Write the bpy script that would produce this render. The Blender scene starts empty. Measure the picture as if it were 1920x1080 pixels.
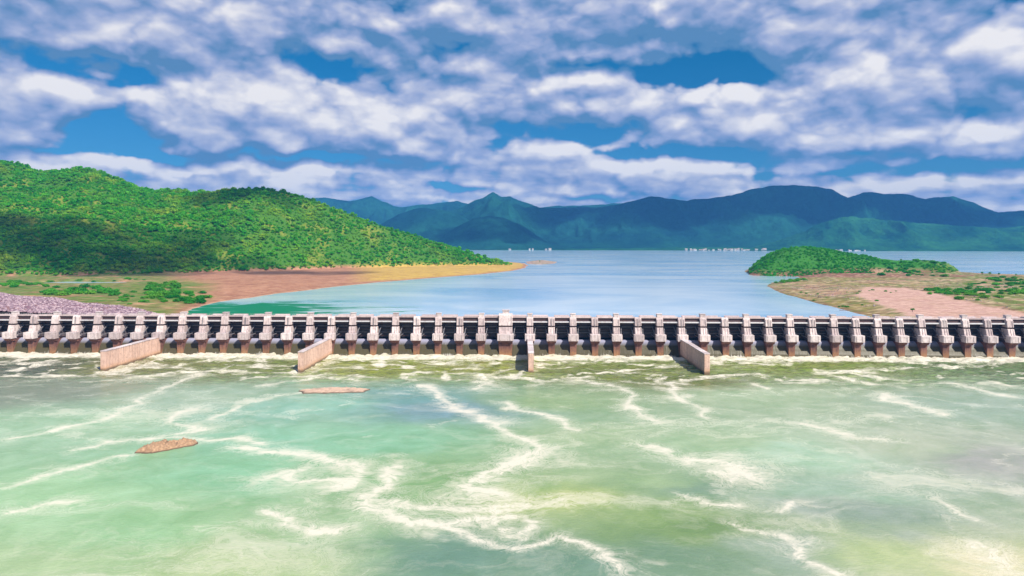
import bpy, bmesh, math, random
import numpy as np
from mathutils import Vector, Matrix

random.seed(7)
rng = np.random.default_rng(11)
SC = bpy.context.scene
COL = SC.collection

# ------------------------------------------------------------------ camera
F, HC, HY = 1280.0, 85.0, 455.0          # focal length in photo pixels, camera height over tail water, horizon row
ROLL = 0.0021
ZR = 22.0                                # reservoir level
cam_d = bpy.data.cameras.new("camera")
cam = bpy.data.objects.new("camera", cam_d)
COL.objects.link(cam)
cam_d.sensor_width = 36.0
cam_d.lens = 36.0 * F / 1920.0
cam_d.shift_y = (HY - 540.0) / 1920.0
cam_d.clip_start = 1.0
cam_d.clip_end = 60000.0
cam.location = (0, 0, HC)
cam.rotation_euler = (Matrix.Rotation(math.radians(90), 4, 'X') @ Matrix.Rotation(ROLL, 4, 'Z')).to_euler()
SC.camera = cam

# ------------------------------------------------------------------ exposure
SC.view_settings.view_transform = 'Standard'
SC.view_settings.look = 'None'
SC.view_settings.gamma = 1.0
SC.view_settings.use_curve_mapping = False
SC.view_settings.exposure = 0.6
SC.render.engine = 'CYCLES'
SC.cycles.use_denoising = True
SC.cycles.max_bounces = 6
SC.cycles.volume_bounces = 0
SC.cycles.transparent_max_bounces = 16

SUN_AZ, SUN_EL = math.radians(138), math.radians(46)      # azimuth clockwise from +Y

# ------------------------------------------------------------------ node helpers
class NT:
    def __init__(s, tree):
        s.t = tree; s.n = tree.nodes; s.l = tree.links
    def node(s, kind, **kw):
        n = s.n.new(kind)
        for k, v in kw.items(): setattr(n, k, v)
        return n
    def put(s, sock, v):
        if isinstance(v, bpy.types.NodeSocket): s.l.new(v, sock)
        elif v is not None: sock.default_value = v
    def math(s, op, a, b=None, c=None, clamp=False):
        n = s.node('ShaderNodeMath', operation=op); n.use_clamp = clamp
        s.put(n.inputs[0], a)
        if b is not None: s.put(n.inputs[1], b)
        if c is not None: s.put(n.inputs[2], c)
        return n.outputs[0]
    def vmath(s, op, a, b=None):
        n = s.node('ShaderNodeVectorMath', operation=op)
        s.put(n.inputs[0], a)
        if b is not None: s.put(n.inputs[1], b)
        return n
    def noise(s, vec, scale, detail=4.0, rough=0.55, dist=0.0, dim='3D'):
        n = s.node('ShaderNodeTexNoise', noise_dimensions=dim)
        s.put(n.inputs['Vector'], vec); n.inputs['Scale'].default_value = scale
        n.inputs['Detail'].default_value = detail; n.inputs['Roughness'].default_value = rough
        n.inputs['Distortion'].default_value = dist
        return n.outputs['Fac']
    def ramp(s, fac, stops, interp='LINEAR'):
        n = s.node('ShaderNodeValToRGB'); n.color_ramp.interpolation = interp
        e = n.color_ramp.elements
        while len(e) > 1: e.remove(e[-1])
        e[0].position = stops[0][0]; e[0].color = (*stops[0][1], 1)
        for p, c in stops[1:]:
            k = e.new(p); k.color = (*c, 1)
        s.put(n.inputs[0], fac)
        return n.outputs[0]
    def mix(s, fac, a, b, blend='MIX'):
        n = s.node('ShaderNodeMix', data_type='RGBA', blend_type=blend)
        s.put(n.inputs[0], fac)
        for i, v in ((6, a), (7, b)):
            s.put(n.inputs[i], (*v, 1) if isinstance(v, tuple) and len(v) == 3 else v)
        return n.outputs[2]
    def maprange(s, v, a, b, c=0.0, d=1.0, smooth=False):
        n = s.node('ShaderNodeMapRange'); n.clamp = True
        if smooth: n.interpolation_type = 'SMOOTHSTEP'
        s.put(n.inputs[0], v)
        for i, q in enumerate((a, b, c, d)): n.inputs[i + 1].default_value = q
        return n.outputs[0]

def lin(r, g, b):
    f = lambda c: (c / 255 / 12.92) if c / 255 <= 0.04045 else ((c / 255 + 0.055) / 1.055) ** 2.4
    return (f(r), f(g), f(b))

# ------------------------------------------------------------------ world: tinted Nishita sky behind broken cumulus
world = bpy.data.worlds.new("World"); SC.world = world; world.use_nodes = True
wt = NT(world.node_tree)
for n in list(wt.n): wt.n.remove(n)

def az_el(px, py):
    az = math.atan((px - 960) / F)
    return az, math.atan((HY - py) / F * math.cos(az))

# cloud masses (+) and open blue gaps (-): picture x, y -> direction; half-widths; weight
BLOBS = [
    (430, 200, 120, 62, .60), (640, 220, 120, 50, .40), (360, 230, 60, 40, .2), (120, 215, 170, 60, .20), (230, 62, 280, 60, .22), (400, 30, 90, 24, .22), (180, 75, 60, 18, .2),
    (700, 40, 260, 60, .28), (1000, 60, 200, 70, .20), (1560, 90, 90, 75, .44), (1600, 150, 60, 60, .25), (1870, 108, 80, 40, .46), (1228, 36, 26, 16, .35), (1180, 25, 190, 45, .2), (780, 275, 40, 22, .2), (1750, 180, 220, 80, .16),
    (820, 240, 120, 60, .16), (1050, 200, 170, 50, .24), (1350, 210, 200, 45, .26), (1420, 255, 130, 30, .2), (1700, 260, 190, 34, .20),
    (250, 138, 125, 22, -.52), (650, 116, 80, 16, -.40), (100, 118, 90, 20, -.16), (210, 254, 85, 22, -.55), (300, 290, 70, 9, -.44),
    (570, 292, 140, 10, -.50), (1310, 126, 125, 26, -.56), (1090, 122, 100, 13, -.42), (1120, 250, 95, 16, -.48), (1270, 286, 150, 10, -.52),
    (1830, 304, 130, 10, -.52), (1600, 288, 60, 9, -.3), (860, 354, 70, 7, -.42), (1110, 366, 110, 7, -.42), (1840, 215, 60, 10, -.25),
    (90, 288, 70, 9, -.3), (1500, 330, 120, 6, -.2), (350, 325, 60, 5, -.2),
]
grp = bpy.data.node_groups.new("cloud_density", 'ShaderNodeTree')
grp.interface.new_socket("dir", in_out='INPUT', socket_type='NodeSocketVector')
grp.interface.new_socket("density", in_out='OUTPUT', socket_type='NodeSocketFloat')
grp.interface.new_socket("mass", in_out='OUTPUT', socket_type='NodeSocketFloat')
g = NT(grp)
gi = g.node('NodeGroupInput'); go = g.node('NodeGroupOutput')
sep = g.node('ShaderNodeSeparateXYZ'); g.l.new(gi.outputs[0], sep.inputs[0])
zz = g.math('MAXIMUM', sep.outputs[2], 0.0)
inv = g.math('DIVIDE', 1.0, g.math('ADD', zz, 0.085))
q = g.vmath('SCALE', gi.outputs[0]); g.put(q.inputs['Scale'], inv)
qc = g.node('ShaderNodeCombineXYZ'); qs = g.node('ShaderNodeSeparateXYZ'); g.l.new(q.outputs[0], qs.inputs[0])
g.l.new(qs.outputs[0], qc.inputs[0]); g.l.new(qs.outputs[1], qc.inputs[1]); qc.inputs[2].default_value = 3.7
n1 = g.noise(qc.outputs[0], 1.0, 3.0, 0.5, 0.2)
dsq = g.vmath('MULTIPLY', gi.outputs[0], (1, 1, 1.75)).outputs[0]
pw = g.node('ShaderNodeTexNoise'); g.put(pw.inputs['Vector'], dsq); pw.inputs['Scale'].default_value = 16; pw.inputs['Detail'].default_value = 3
pv = g.vmath('ADD', dsq, g.vmath('MULTIPLY', g.vmath('SUBTRACT', pw.outputs['Color'], (.5, .5, .5)).outputs[0], (.07, .07, .05)).outputs[0]).outputs[0]
def puffs(scale):
    v = g.node('ShaderNodeTexVoronoi', feature='F1'); g.put(v.inputs['Vector'], pv); v.inputs['Scale'].default_value = scale
    v.inputs['Detail'].default_value = 2.0; v.inputs['Roughness'].default_value = .55
    return v.outputs['Distance']
dir_n = g.noise(dsq, 5.0, 3.0, 0.5, 0.0)
dens = g.math('ADD', g.math('MULTIPLY', n1, 0.60), g.math('MULTIPLY', dir_n, 0.80))
dens = g.math('ADD', dens, g.math('MULTIPLY', g.math('SUBTRACT', 0.86, puffs(10.0)), 0.56))
dens = g.math('ADD', dens, g.math('MULTIPLY', g.math('SUBTRACT', g.noise(pv, 34.0, 3.0, 0.55), 0.5), 0.12))
az = g.math('ARCTAN2', sep.outputs[0], sep.outputs[1])
el = g.math('ARCSINE', sep.outputs[2])
ae = g.node('ShaderNodeCombineXYZ'); g.put(ae.inputs[0], az); g.put(ae.inputs[1], el)
wn = g.node('ShaderNodeTexNoise'); g.put(wn.inputs['Vector'], gi.outputs[0]); wn.inputs['Scale'].default_value = 13; wn.inputs['Detail'].default_value = 4
wv = g.vmath('SUBTRACT', wn.outputs['Color'], (0.5, 0.5, 0.5)); wv2 = g.vmath('MULTIPLY', wv.outputs[0], (0.12, 0.05, 0))
aew = g.vmath('ADD', ae.outputs[0], wv2.outputs[0]).outputs[0]
acc = None
for (bx, by, sx, sy, w) in BLOBS:
    a0, e0 = az_el(bx, by)
    d = g.vmath('SUBTRACT', aew, (a0, e0, 0)).outputs[0]
    d = g.vmath('MULTIPLY', d, (F / sx, F / sy, 0)).outputs[0]
    r2 = g.vmath('DOT_PRODUCT', d, d).outputs['Value']
    e = g.math('POWER', 2.71828, g.math('MULTIPLY', r2, -1.0))
    acc = g.math('MULTIPLY_ADD', e, w, acc if acc is not None else 0.0)
low = g.maprange(sep.outputs[2], 0.06, 0.15, 0.36, 0.20)
finestreak = g.noise(g.vmath('MULTIPLY', gi.outputs[0], (1, 1, 7)).outputs[0], 9.0, 5, 0.55)
dens = g.math('ADD', g.math('ADD', dens, acc), g.math('MULTIPLY_ADD', g.math('SUBTRACT', finestreak, 0.5), g.maprange(sep.outputs[2], 0.04, 0.14, 0.55, 0.0), low))
g.l.new(dens, go.inputs[0]); g.l.new(acc, go.inputs[1])

tc = wt.node('ShaderNodeTexCoord')
DIR = tc.outputs['Generated']
def dens_at(off):
    v = wt.vmath('NORMALIZE', wt.vmath('ADD', DIR, off).outputs[0]).outputs[0]
    n = wt.node('ShaderNodeGroup'); n.node_tree = grp; wt.l.new(v, n.inputs[0])
    return n.outputs[0], n.outputs[1]
D0, MASS = dens_at((0, 0, 0)); D1, _ = dens_at((0.006, 0, 0.020))
sky = wt.node('ShaderNodeTexSky', sky_type='NISHITA')
sky.sun_disc = False; sky.sun_elevation = SUN_EL; sky.sun_rotation = SUN_AZ
sky.altitude = 100; sky.air_density = 1.0; sky.dust_density = 0.4; sky.ozone_density = 2.5
wsep = wt.node('ShaderNodeSeparateXYZ'); wt.l.new(DIR, wsep.inputs[0])
elev = wt.maprange(wsep.outputs[2], 0.0, 0.28)
tint = wt.mix(elev, (0.16, 0.34, 0.52), (0.012, 0.36, 0.56))
blue = wt.mix(1.0, sky.outputs[0], tint, 'MULTIPLY')
cover = wt.maprange(D0, 0.63, 0.80, 0, 1, True)
emb = wt.math('SUBTRACT', D0, D1)
light = wt.math('ADD', wt.math('MULTIPLY', emb, 1.35), wt.math('MULTIPLY', wt.math('SUBTRACT', wt.math('MINIMUM', D0, 1.18), 0.92), 0.55))
light = wt.math('ADD', wt.math('MULTIPLY_ADD', MASS, 0.16, light), wt.maprange(wsep.outputs[2], 0.07, 0.28, 0.54, 0.22))
CS = 7.0
ccol = wt.ramp(light, [(0.0, (.10, .24, .45)), (.20, (.20, .31, .54)), (.42, (.34, .41, .63)), (.66, (.54, .57, .71)), (1.0, (.90, .87, .86))])
ccol = wt.vmath('MULTIPLY', ccol, (CS, CS, CS)).outputs[0]
skyc = wt.mix(cover, blue, ccol)
bg = wt.node('ShaderNodeBackground'); wt.put(bg.inputs[0], skyc); bg.inputs[1].default_value = 0.1
wo = wt.node('ShaderNodeOutputWorld'); wt.l.new(bg.outputs[0], wo.inputs[0])
world.cycles.sampling_method = 'MANUAL'; world.cycles.sample_map_resolution = 512

# ------------------------------------------------------------------ sun
sd = bpy.data.lights.new("sun", 'SUN'); sun = bpy.data.objects.new("sun", sd); COL.objects.link(sun)
sd.energy = 4.9; sd.angle = math.radians(0.53); sd.color = (1.0, 0.93, 0.84)
S = Vector((math.sin(SUN_AZ) * math.cos(SUN_EL), math.cos(SUN_AZ) * math.cos(SUN_EL), math.sin(SUN_EL)))
sun.rotation_euler = S.to_track_quat('Z', 'Y').to_euler()
sun.location = S * 3000

# ------------------------------------------------------------------ picture row/column -> place on a level plane
def place(px, py, z):
    pe = py - (px - 960) * ROLL
    Y = F * (HC - z) / (pe - HY)
    return (px - 960) / F * Y, Y

# ------------------------------------------------------------------ numpy noise
def _hash(ix, iy, seed):
    h = (ix.astype(np.int64) * 374761393 + iy.astype(np.int64) * 668265263 + seed * 144269504) & 0x7fffffff
    h = ((h ^ (h >> 13)) * 1274126177) & 0x7fffffff
    return ((h ^ (h >> 16)) & 0xffff) / 65535.0
def vnoise(x, y, seed=0):
    ix, iy = np.floor(x), np.floor(y); fx, fy = x - ix, y - iy
    fx = fx * fx * (3 - 2 * fx); fy = fy * fy * (3 - 2 * fy)
    a, b = _hash(ix, iy, seed), _hash(ix + 1, iy, seed); c, d = _hash(ix, iy + 1, seed), _hash(ix + 1, iy + 1, seed)
    return (a * (1 - fx) + b * fx) * (1 - fy) + (c * (1 - fx) + d * fx) * fy
def fbm(x, y, oct=5, seed=0, gain=0.5):
    s, amp, tot = 0.0, 1.0, 0.0
    for o in range(oct):
        s = s + amp * vnoise(x + 17.3 * o, y - 9.1 * o, seed + o); tot += amp
        x, y, amp = x * 2.03, y * 2.03, amp * gain
    return s / tot
def ridged(x, y, oct=5, seed=0):
    s, amp, tot = 0.0, 1.0, 0.0
    for o in range(oct):
        n = 1 - np.abs(2 * vnoise(x + 31.7 * o, y + 12.9 * o, seed + o) - 1)
        s = s + amp * n * n; tot += amp
        x, y, amp = x * 2.07, y * 2.07, amp * 0.5
    return s / tot
def sstep(a, b, x):
    t = np.clip((x - a) / (b - a), 0, 1); return t * t * (3 - 2 * t)
def seg_dist(x, y, pts, closed=False):
    """distance to a polyline"""
    best = np.full(x.shape, 1e18)
    n = len(pts)
    for i in range(n if closed else n - 1):
        ax, ay = pts[i]; bx, by = pts[(i + 1) % n]
        dx, dy = bx - ax, by - ay; L = dx * dx + dy * dy + 1e-9
        t = np.clip(((x - ax) * dx + (y - ay) * dy) / L, 0, 1)
        best = np.minimum(best, (x - ax - t * dx) ** 2 + (y - ay - t * dy) ** 2)
    return np.sqrt(best)
def inside(x, y, pts):
    r = np.zeros(x.shape, bool); n = len(pts)
    for i in range(n):
        ax, ay = pts[i]; bx, by = pts[(i + 1) % n]
        if ay == by: continue
        c = ((ay > y) != (by > y)) & (x < (bx - ax) * (y - ay) / (by - ay) + ax)
        r ^= c
    return r
def sdf(x, y, pts):
    d = seg_dist(x, y, pts, True); return np.where(inside(x, y, pts), d, -d)

# ------------------------------------------------------------------ mesh helpers
def tag(o, label=None, cat=None, group=None, kind=None):
    if label: o["label"] = label
    if cat: o["category"] = cat
    if group: o["group"] = group
    if kind: o["kind"] = kind
    return o
def link(name, me, mat=None, parent=None):
    if mat is not None and not me.materials: me.materials.append(mat)
    o = bpy.data.objects.new(name, me); COL.objects.link(o)
    if parent is not None: o.parent = parent
    return o
def empty(name, loc=(0, 0, 0), rz=0.0):
    o = bpy.data.objects.new(name, None); COL.objects.link(o); o.location = loc; o.rotation_euler = (0, 0, rz)
    o.empty_display_size = 1.0
    return o
def grid_mesh(name, X, Y, Z, smooth=True):
    """X, Y, Z: 2-D arrays (rows, cols)"""
    r, c = X.shape
    co = np.stack([X, Y, Z], -1).reshape(-1, 3).astype(np.float32)
    idx = np.arange(r * c).reshape(r, c)
    quads = np.stack([idx[:-1, :-1], idx[:-1, 1:], idx[1:, 1:], idx[1:, :-1]], -1).reshape(-1, 4)
    me = bpy.data.meshes.new(name)
    me.vertices.add(len(co)); me.vertices.foreach_set('co', co.ravel())
    me.loops.add(quads.size); me.loops.foreach_set('vertex_index', quads.ravel().astype(np.int32))
    me.polygons.add(len(quads)); me.polygons.foreach_set('loop_start', np.arange(0, quads.size, 4, dtype=np.int32))
    me.polygons.foreach_set('use_smooth', np.full(len(quads), smooth))
    me.update(); me.validate()
    return me
def color_attr(me, name, arr):
    a = me.attributes.new(name, 'FLOAT_COLOR', 'POINT')
    rgba = np.ones((len(me.vertices), 4), np.float32); rgba[:, :arr.shape[-1]] = arr.reshape(-1, arr.shape[-1])
    a.data.foreach_set('color', rgba.ravel())
class MB:
    """collects solids into one mesh"""
    def __init__(s): s.v = []; s.f = []
    def add(s, vs, fs):
        b = len(s.v); s.v += [tuple(v) for v in vs]; s.f += [tuple(b + i for i in f) for f in fs]; return s
    def box(s, x0, x1, y0, y1, z0, z1):
        return s.add([(x0, y0, z0), (x1, y0, z0), (x1, y1, z0), (x0, y1, z0), (x0, y0, z1), (x1, y0, z1), (x1, y1, z1), (x0, y1, z1)],
                     [(0, 3, 2, 1), (4, 5, 6, 7), (0, 1, 5, 4), (1, 2, 6, 5), (2, 3, 7, 6), (3, 0, 4, 7)])
    def prism(s, prof, x0, x1, taper=None):
        """closed (y, z) profile swept along x; taper(y, z) -> half-width factor"""
        n = len(prof); c = (x0 + x1) / 2; h = (x1 - x0) / 2
        k = [taper(p[0], p[1]) if taper else 1.0 for p in prof]
        vs = [(c - h * k[i], p[0], p[1]) for i, p in enumerate(prof)] + [(c + h * k[i], p[0], p[1]) for i, p in enumerate(prof)]
        fs = [tuple(range(n)), tuple(range(2 * n - 1, n - 1, -1))]
        for i in range(n): j = (i + 1) % n; fs.append((j, i, n + i, n + j))
        return s.add(vs, fs)
    def bar(s, a, b, w):
        a, b = Vector(a), Vector(b); d = (b - a).normalized()
        u = d.cross(Vector((0, 0, 1))) if abs(d.z) < .95 else d.cross(Vector((1, 0, 0)))
        u.normalize(); t = d.cross(u)
        vs = [p + u * i * w / 2 + t * j * w / 2 for p in (a, b) for i, j in ((-1, -1), (1, -1), (1, 1), (-1, 1))]
        return s.add(vs, [(0, 1, 2, 3), (7, 6, 5, 4), (0, 4, 5, 1), (1, 5, 6, 2), (2, 6, 7, 3), (3, 7, 4, 0)])
    def mesh(s, name, mat=None, bevel=0.0):
        me = bpy.data.meshes.new(name); me.from_pydata(s.v, [], s.f)
        bm = bmesh.new(); bm.from_mesh(me)
        bmesh.ops.recalc_face_normals(bm, faces=bm.faces)
        if bevel: bmesh.ops.bevel(bm, geom=bm.edges[:], offset=bevel, segments=1, affect='EDGES')
        bm.to_mesh(me); bm.free()
        if mat: me.materials.append(mat)
        return me
def copy_tree(o, parent=None):
    c = o.copy(); COL.objects.link(c); c.parent = parent
    for ch in o.children: copy_tree(ch, c)
    return c

# ------------------------------------------------------------------ materials
def new_mat(name):
    m = bpy.data.materials.new(name); m.use_nodes = True
    t = NT(m.node_tree); b = t.n['Principled BSDF']
    return m, t, b
def bump(t, b, h, strength, dist):
    n = t.node('ShaderNodeBump'); n.inputs['Strength'].default_value = strength; n.inputs['Distance'].default_value = dist
    t.put(n.inputs['Height'], h); t.l.new(n.outputs[0], b.inputs['Normal'])

def concrete(name, base, stain, dark, streak=0.5, zfade=None, vary=1.0):
    m, t, b = new_mat(name)
    geo = t.node('ShaderNodeNewGeometry'); P = geo.outputs['Position']
    a = t.noise(P, 0.35, 6, 0.6)
    st = t.vmath('MULTIPLY', P, (1.3, 1.3, 0.07)).outputs[0]
    s = t.noise(st, 1.0, 5, 0.6)
    c = t.mix(t.maprange(a, 0.35, 0.7), base, stain)
    c = t.mix(t.math('MULTIPLY', t.maprange(s, 0.48, 0.72), streak), c, dark)
    if zfade:                                   # rust and algae tide mark: up to a wetted height on the concrete
        sp = t.node('ShaderNodeSeparateXYZ'); t.l.new(P, sp.inputs[0])
        zj = t.math('ADD', sp.outputs[2], t.math('MULTIPLY', t.math('SUBTRACT', s, 0.5), 5.0))
        c = t.mix(t.maprange(zj, zfade[0], zfade[1], 1, 0), c, zfade[2])
    oi = t.node('ShaderNodeObjectInfo')
    c = t.mix(t.math('MULTIPLY', oi.outputs['Random'], vary), c, t.mix(1.0, c, (.66, .63, .64), 'MULTIPLY'))
    g2 = t.noise(P, 0.55, 7, 0.72)
    c = t.mix(t.math('MULTIPLY', t.maprange(g2, .50, .68), .5), c, dark)
    t.put(b.inputs['Base Color'], c); b.inputs['Roughness'].default_value = 0.85
    bump(t, b, t.noise(P, 1.5, 5, 0.6), 0.5, 0.15)
    return m
M_conc = concrete('pale_concrete', (.80, .68, .64), (.66, .54, .52), (.19, .135, .13), 0.65)
M_cap = concrete('cap_concrete', (.78, .68, .65), (.64, .54, .52), (.22, .16, .155), 0.6)
M_low = concrete('stained_concrete', (.24, .11, .085), (.14, .06, .05), (.05, .022, .02), 0.75, (1.0, 6.5, (.34, .175, .08)))
M_web = concrete('dark_concrete', (.17, .13, .14), (.10, .08, .09), (.04, .03, .035), 0.6)  # plain darker tone for the web set in behind the pier shafts
M_wall = concrete('wall_concrete', (.80, .56, .44), (.68, .45, .35), (.22, .11, .08), 0.6, (0.0, 4.0, (.62, .34, .17)), .45)
_t = NT(M_wall.node_tree); _b = _t.n['Principled BSDF']; _c = _b.inputs['Base Color'].links[0].from_socket
_g = _t.node('ShaderNodeNewGeometry'); _s = _t.node('ShaderNodeSeparateXYZ'); _t.l.new(_g.outputs['Position'], _s.inputs[0])
_z = _t.math('ADD', _s.outputs[2], _t.math('MULTIPLY', _t.math('SUBTRACT', _t.noise(_g.outputs['Position'], .5, 4, .6), .5), 1.6))
_t.put(_b.inputs['Base Color'], _t.mix(_t.maprange(_z, .6, 2.0, .85, 0), _c, (.11, .085, .055)))     # wet tide mark
M_joint = concrete('joint_concrete', (.12, .08, .07), (.09, .06, .05), (.05, .03, .03), 0.4)
M_deck = concrete('deck_concrete', (.70, .58, .56), (.60, .48, .47), (.28, .19, .19), 0.3)
M_ogee = concrete('crest_concrete', (.36, .34, .42), (.28, .26, .34), (.14, .11, .11), 0.5, (3.0, 8.0, (.22, .17, .09)))

def metal(name, col, rust, rough=0.55):
    m, t, b = new_mat(name)
    geo = t.node('ShaderNodeNewGeometry')
    n = t.noise(geo.outputs['Position'], 0.8, 6, 0.65)
    t.put(b.inputs['Base Color'], t.mix(t.maprange(n, 0.5, 0.72), col, rust))
    b.inputs['Roughness'].default_value = rough; b.inputs['Metallic'].default_value = 0.2
    return m
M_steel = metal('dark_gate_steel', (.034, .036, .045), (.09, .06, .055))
M_arm = metal('gate_arm_steel', (.20, .20, .22), (.17, .11, .09))
M_girder = metal('rusty_girder', (.085, .05, .05), (.14, .07, .06))
M_beam = metal('white_painted_beam', (.66, .64, .65), (.46, .36, .34), 0.5)

# =================================================================== STRUCTURE
DAM_Y, YAW = 512.0, -0.0155
U0 = -4.8

# ---- tail water: turbid, foam-streaked
def curve_px(pts, z=0.0): return [place(a, b, z) for a, b in pts]
FOAM = [   # picture polyline, half-width (m), strength
    ([(790, 722), (832, 746), (880, 772), (930, 795), (965, 822), (995, 848), (960, 872), (905, 890), (885, 905), (940, 915)], 2.2, 1.0),
    ([(1000, 845), (960, 880), (890, 900)], 4.0, .7),
    ([(745, 878), (742, 900), (705, 930), (720, 958), (780, 972), (850, 985), (900, 975), (980, 960)], 2.2, 1.0),
    ([(715, 945), (800, 950), (900, 945), (1000, 940)], 3.5, .55),
    ([(800, 972), (870, 990), (930, 1008), (975, 1025), (1010, 1018), (1060, 1000), (1110, 1012), (1150, 1030), (1140, 1052), (1155, 1080)], 1.3, 1.0),
    ([(950, 985), (990, 1000), (1000, 970)], 1.6, .6),
    ([(160, 838), (230, 822), (300, 822), (380, 828), (450, 822), (500, 838)], 1.6, .8),
    ([(440, 845), (520, 852), (600, 862), (655, 878), (660, 900), (640, 918)], 2.6, 1.0),
    ([(520, 888), (560, 880), (560, 905), (640, 905)], 2.0, .85),
    ([(535, 950), (560, 978), (600, 992), (660, 998)], 1.6, .9),
    ([(365, 702), (320, 728), (270, 748), (215, 770), (160, 795), (20, 822)], 2.0, .6),
    ([(345, 765), (320, 790), (370, 805), (300, 815)], 2.0, .65),
    ([(0, 908), (80, 888), (160, 872), (240, 858)], 1.8, .55),
    ([(0, 966), (70, 948), (140, 938)], 2.0, .65),
    ([(940, 752), (1000, 775), (1070, 805)], 1.8, .8),
    ([(1090, 715), (1150, 722), (1195, 742), (1170, 760), (1250, 790)], 2.2, .8),
    ([(1265, 720), (1290, 760), (1330, 778)], 2.0, .8),
    ([(1220, 838), (1290, 855), (1350, 866), (1400, 900)], 2.6, .8),
    ([(1285, 928), (1340, 945), (1415, 950)], 1.3, 1.0),
    ([(1480, 965), (1525, 952)], 0.9, .9),
    ([(1370, 995), (1410, 1005), (1480, 1035), (1560, 1070)], 1.6, .6),
    ([(1655, 735), (1680, 752), (1760, 772)], 2.2, .85),
    ([(1420, 720), (1445, 730)], 1.5, .9), ([(1560, 705), (1620, 718)], 1.8, .8),
    ([(1780, 722), (1830, 728), (1870, 742)], 1.8, .8),
    ([(1500, 795), (1590, 818), (1660, 824)], 2.4, .65),
    ([(1740, 930), (1810, 968)], 1.8, .6), ([(1800, 1010), (1840, 1060)], 2.0, .4),
    ([(560, 735), (480, 752), (420, 780)], 1.6, .5), ([(620, 700), (560, 715), (480, 722)], 1.5, .7),
    ([(880, 700), (930, 712), (900, 730)], 2.0, .7),
]
HAZE = [(1400, 880, 90, 26, .55), (900, 930, 140, 22, .45), (1720, 900, 120, 40, .35), (1860, 1050, 110, 60, .35), (300, 780, 140, 30, .40), (560, 1010, 160, 60, .22),
        (330, 1050, 190, 45, .25), (1100, 930, 160, 25, .3), (1500, 1000, 140, 40, .25), (1250, 800, 160, 30, .3), (1600, 780, 200, 40, .22), (470, 900, 90, 16, .2), (1000, 855, 60, 18, .5)]
TINT = [   # pigment seen in the water at picture points
    (60, 690, 92, 100, 78), (60, 735, 124, 142, 118), (250, 690, 132, 132, 72), (450, 690, 120, 132, 58), (700, 690, 142, 150, 38), (900, 690, 138, 146, 44), (1150, 700, 120, 132, 44), (1280, 715, 110, 122, 34),
    (1500, 690, 128, 146, 48), (1880, 690, 100, 128, 78), (100, 800, 150, 196, 158), (420, 745, 150, 186, 160), (600, 760, 120, 190, 168), (770, 748, 92, 158, 160), (820, 765, 100, 150, 165),
    (700, 830, 118, 188, 146), (560, 830, 122, 192, 158), (450, 890, 122, 190, 146), (100, 930, 150, 200, 150), (250, 1000, 140, 192, 140), (450, 1060, 158, 186, 128), (30, 1070, 158, 190, 140),
    (700, 880, 128, 176, 120), (860, 900, 112, 164, 92), (650, 1000, 142, 180, 132), (850, 1040, 92, 138, 120), (1050, 1060, 100, 142, 122), (1030, 750, 140, 176, 118), (1100, 820, 146, 180, 128),
    (1060, 930, 164, 184, 96), (1230, 900, 142, 176, 122), (1260, 965, 124, 160, 84), (1300, 990, 112, 148, 80), (1290, 910, 110, 148, 120), (1250, 1040, 100, 140, 108), (1400, 740, 160, 190, 150),
    (1500, 850, 160, 200, 172), (1550, 920, 148, 180, 158), (1600, 960, 138, 160, 148), (1700, 840, 172, 188, 160), (1880, 870, 160, 164, 160), (1850, 760, 152, 182, 162), (1650, 1040, 168, 188, 128), (1850, 1060, 204, 202, 160), (1450, 1040, 140, 164, 148), (1350, 830, 152, 186, 140)]

def dam_v(x, y):        # distance upstream of the dam's front plane (negative downstream)
    return (y - DAM_Y) * math.cos(YAW) - x * math.sin(YAW)

xs = np.unique(np.concatenate([np.linspace(-3500, -440, 26), np.arange(-440, 440.1, 1.05), np.linspace(440, 3500, 26)]))
ys = np.unique(np.concatenate([np.linspace(-2500, 168, 24), np.arange(168, 526, 0.8)]))
XX, YY = np.meshgrid(xs, ys)
wx = (fbm(XX / 22, YY / 22, 4, 3) - .5); wy = (fbm(XX / 22, YY / 22, 4, 9) - .5)
wx2 = (fbm(XX / 5, YY / 5, 3, 23) - .5); wy2 = (fbm(XX / 5, YY / 5, 3, 29) - .5)
XW, YW = XX + wx * 20 + wx2 * 4, YY + wy * 20 + wy2 * 4
foam = np.zeros(XX.shape)
for pts, w, st in FOAM:
    wpts = curve_px(pts)
    x0 = min(p[0] for p in wpts) - 45; x1 = max(p[0] for p in wpts) + 45; y0 = min(p[1] for p in wpts) - 45; y1 = max(p[1] for p in wpts) + 45
    i0, i1 = np.searchsorted(ys, [y0, y1]); j0, j1 = np.searchsorted(xs, [x0, x1])
    if i1 <= i0 or j1 <= j0: continue
    d = seg_dist(XW[i0:i1, j0:j1], YW[i0:i1, j0:j1], wpts)
    w *= 1.0
    lace = .30 + .95 * ridged(XW[i0:i1, j0:j1] / 8.5, YW[i0:i1, j0:j1] / 5.0, 4, 19)
    val = st * (.55 + .6 * lace) * (0.56 * np.exp(-(d / (w * .75)) ** 2) + 0.40 * np.exp(-(d / (w * 3.0)) ** 2))
    foam[i0:i1, j0:j1] = np.maximum(foam[i0:i1, j0:j1], val)
for a, b, rx, ry, st in HAZE:
    cx, cy = place(a, b, 0); sx = rx / F * cy; sy = cy - place(a, b + ry, 0)[1]
    foam += st * 0.55 * np.exp(-((XW - cx) / sx) ** 2 - ((YW - cy) / sy) ** 2)
V = dam_v(XX, YY); VW = V + wy * 9 + wy2 * 5
belt = sstep(-125, -70, VW)                               # rough water below the spillway
fil = ridged(XW / 26, YW / 15, 4, 41)
foam += belt * sstep(.46, .80, fil) * (0.46 + .35 * (wx > 0))
foam += 0.18 * sstep(.62, .86, ridged(XW / 55, YW / 26, 4, 57)) * (1 - belt)
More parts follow.
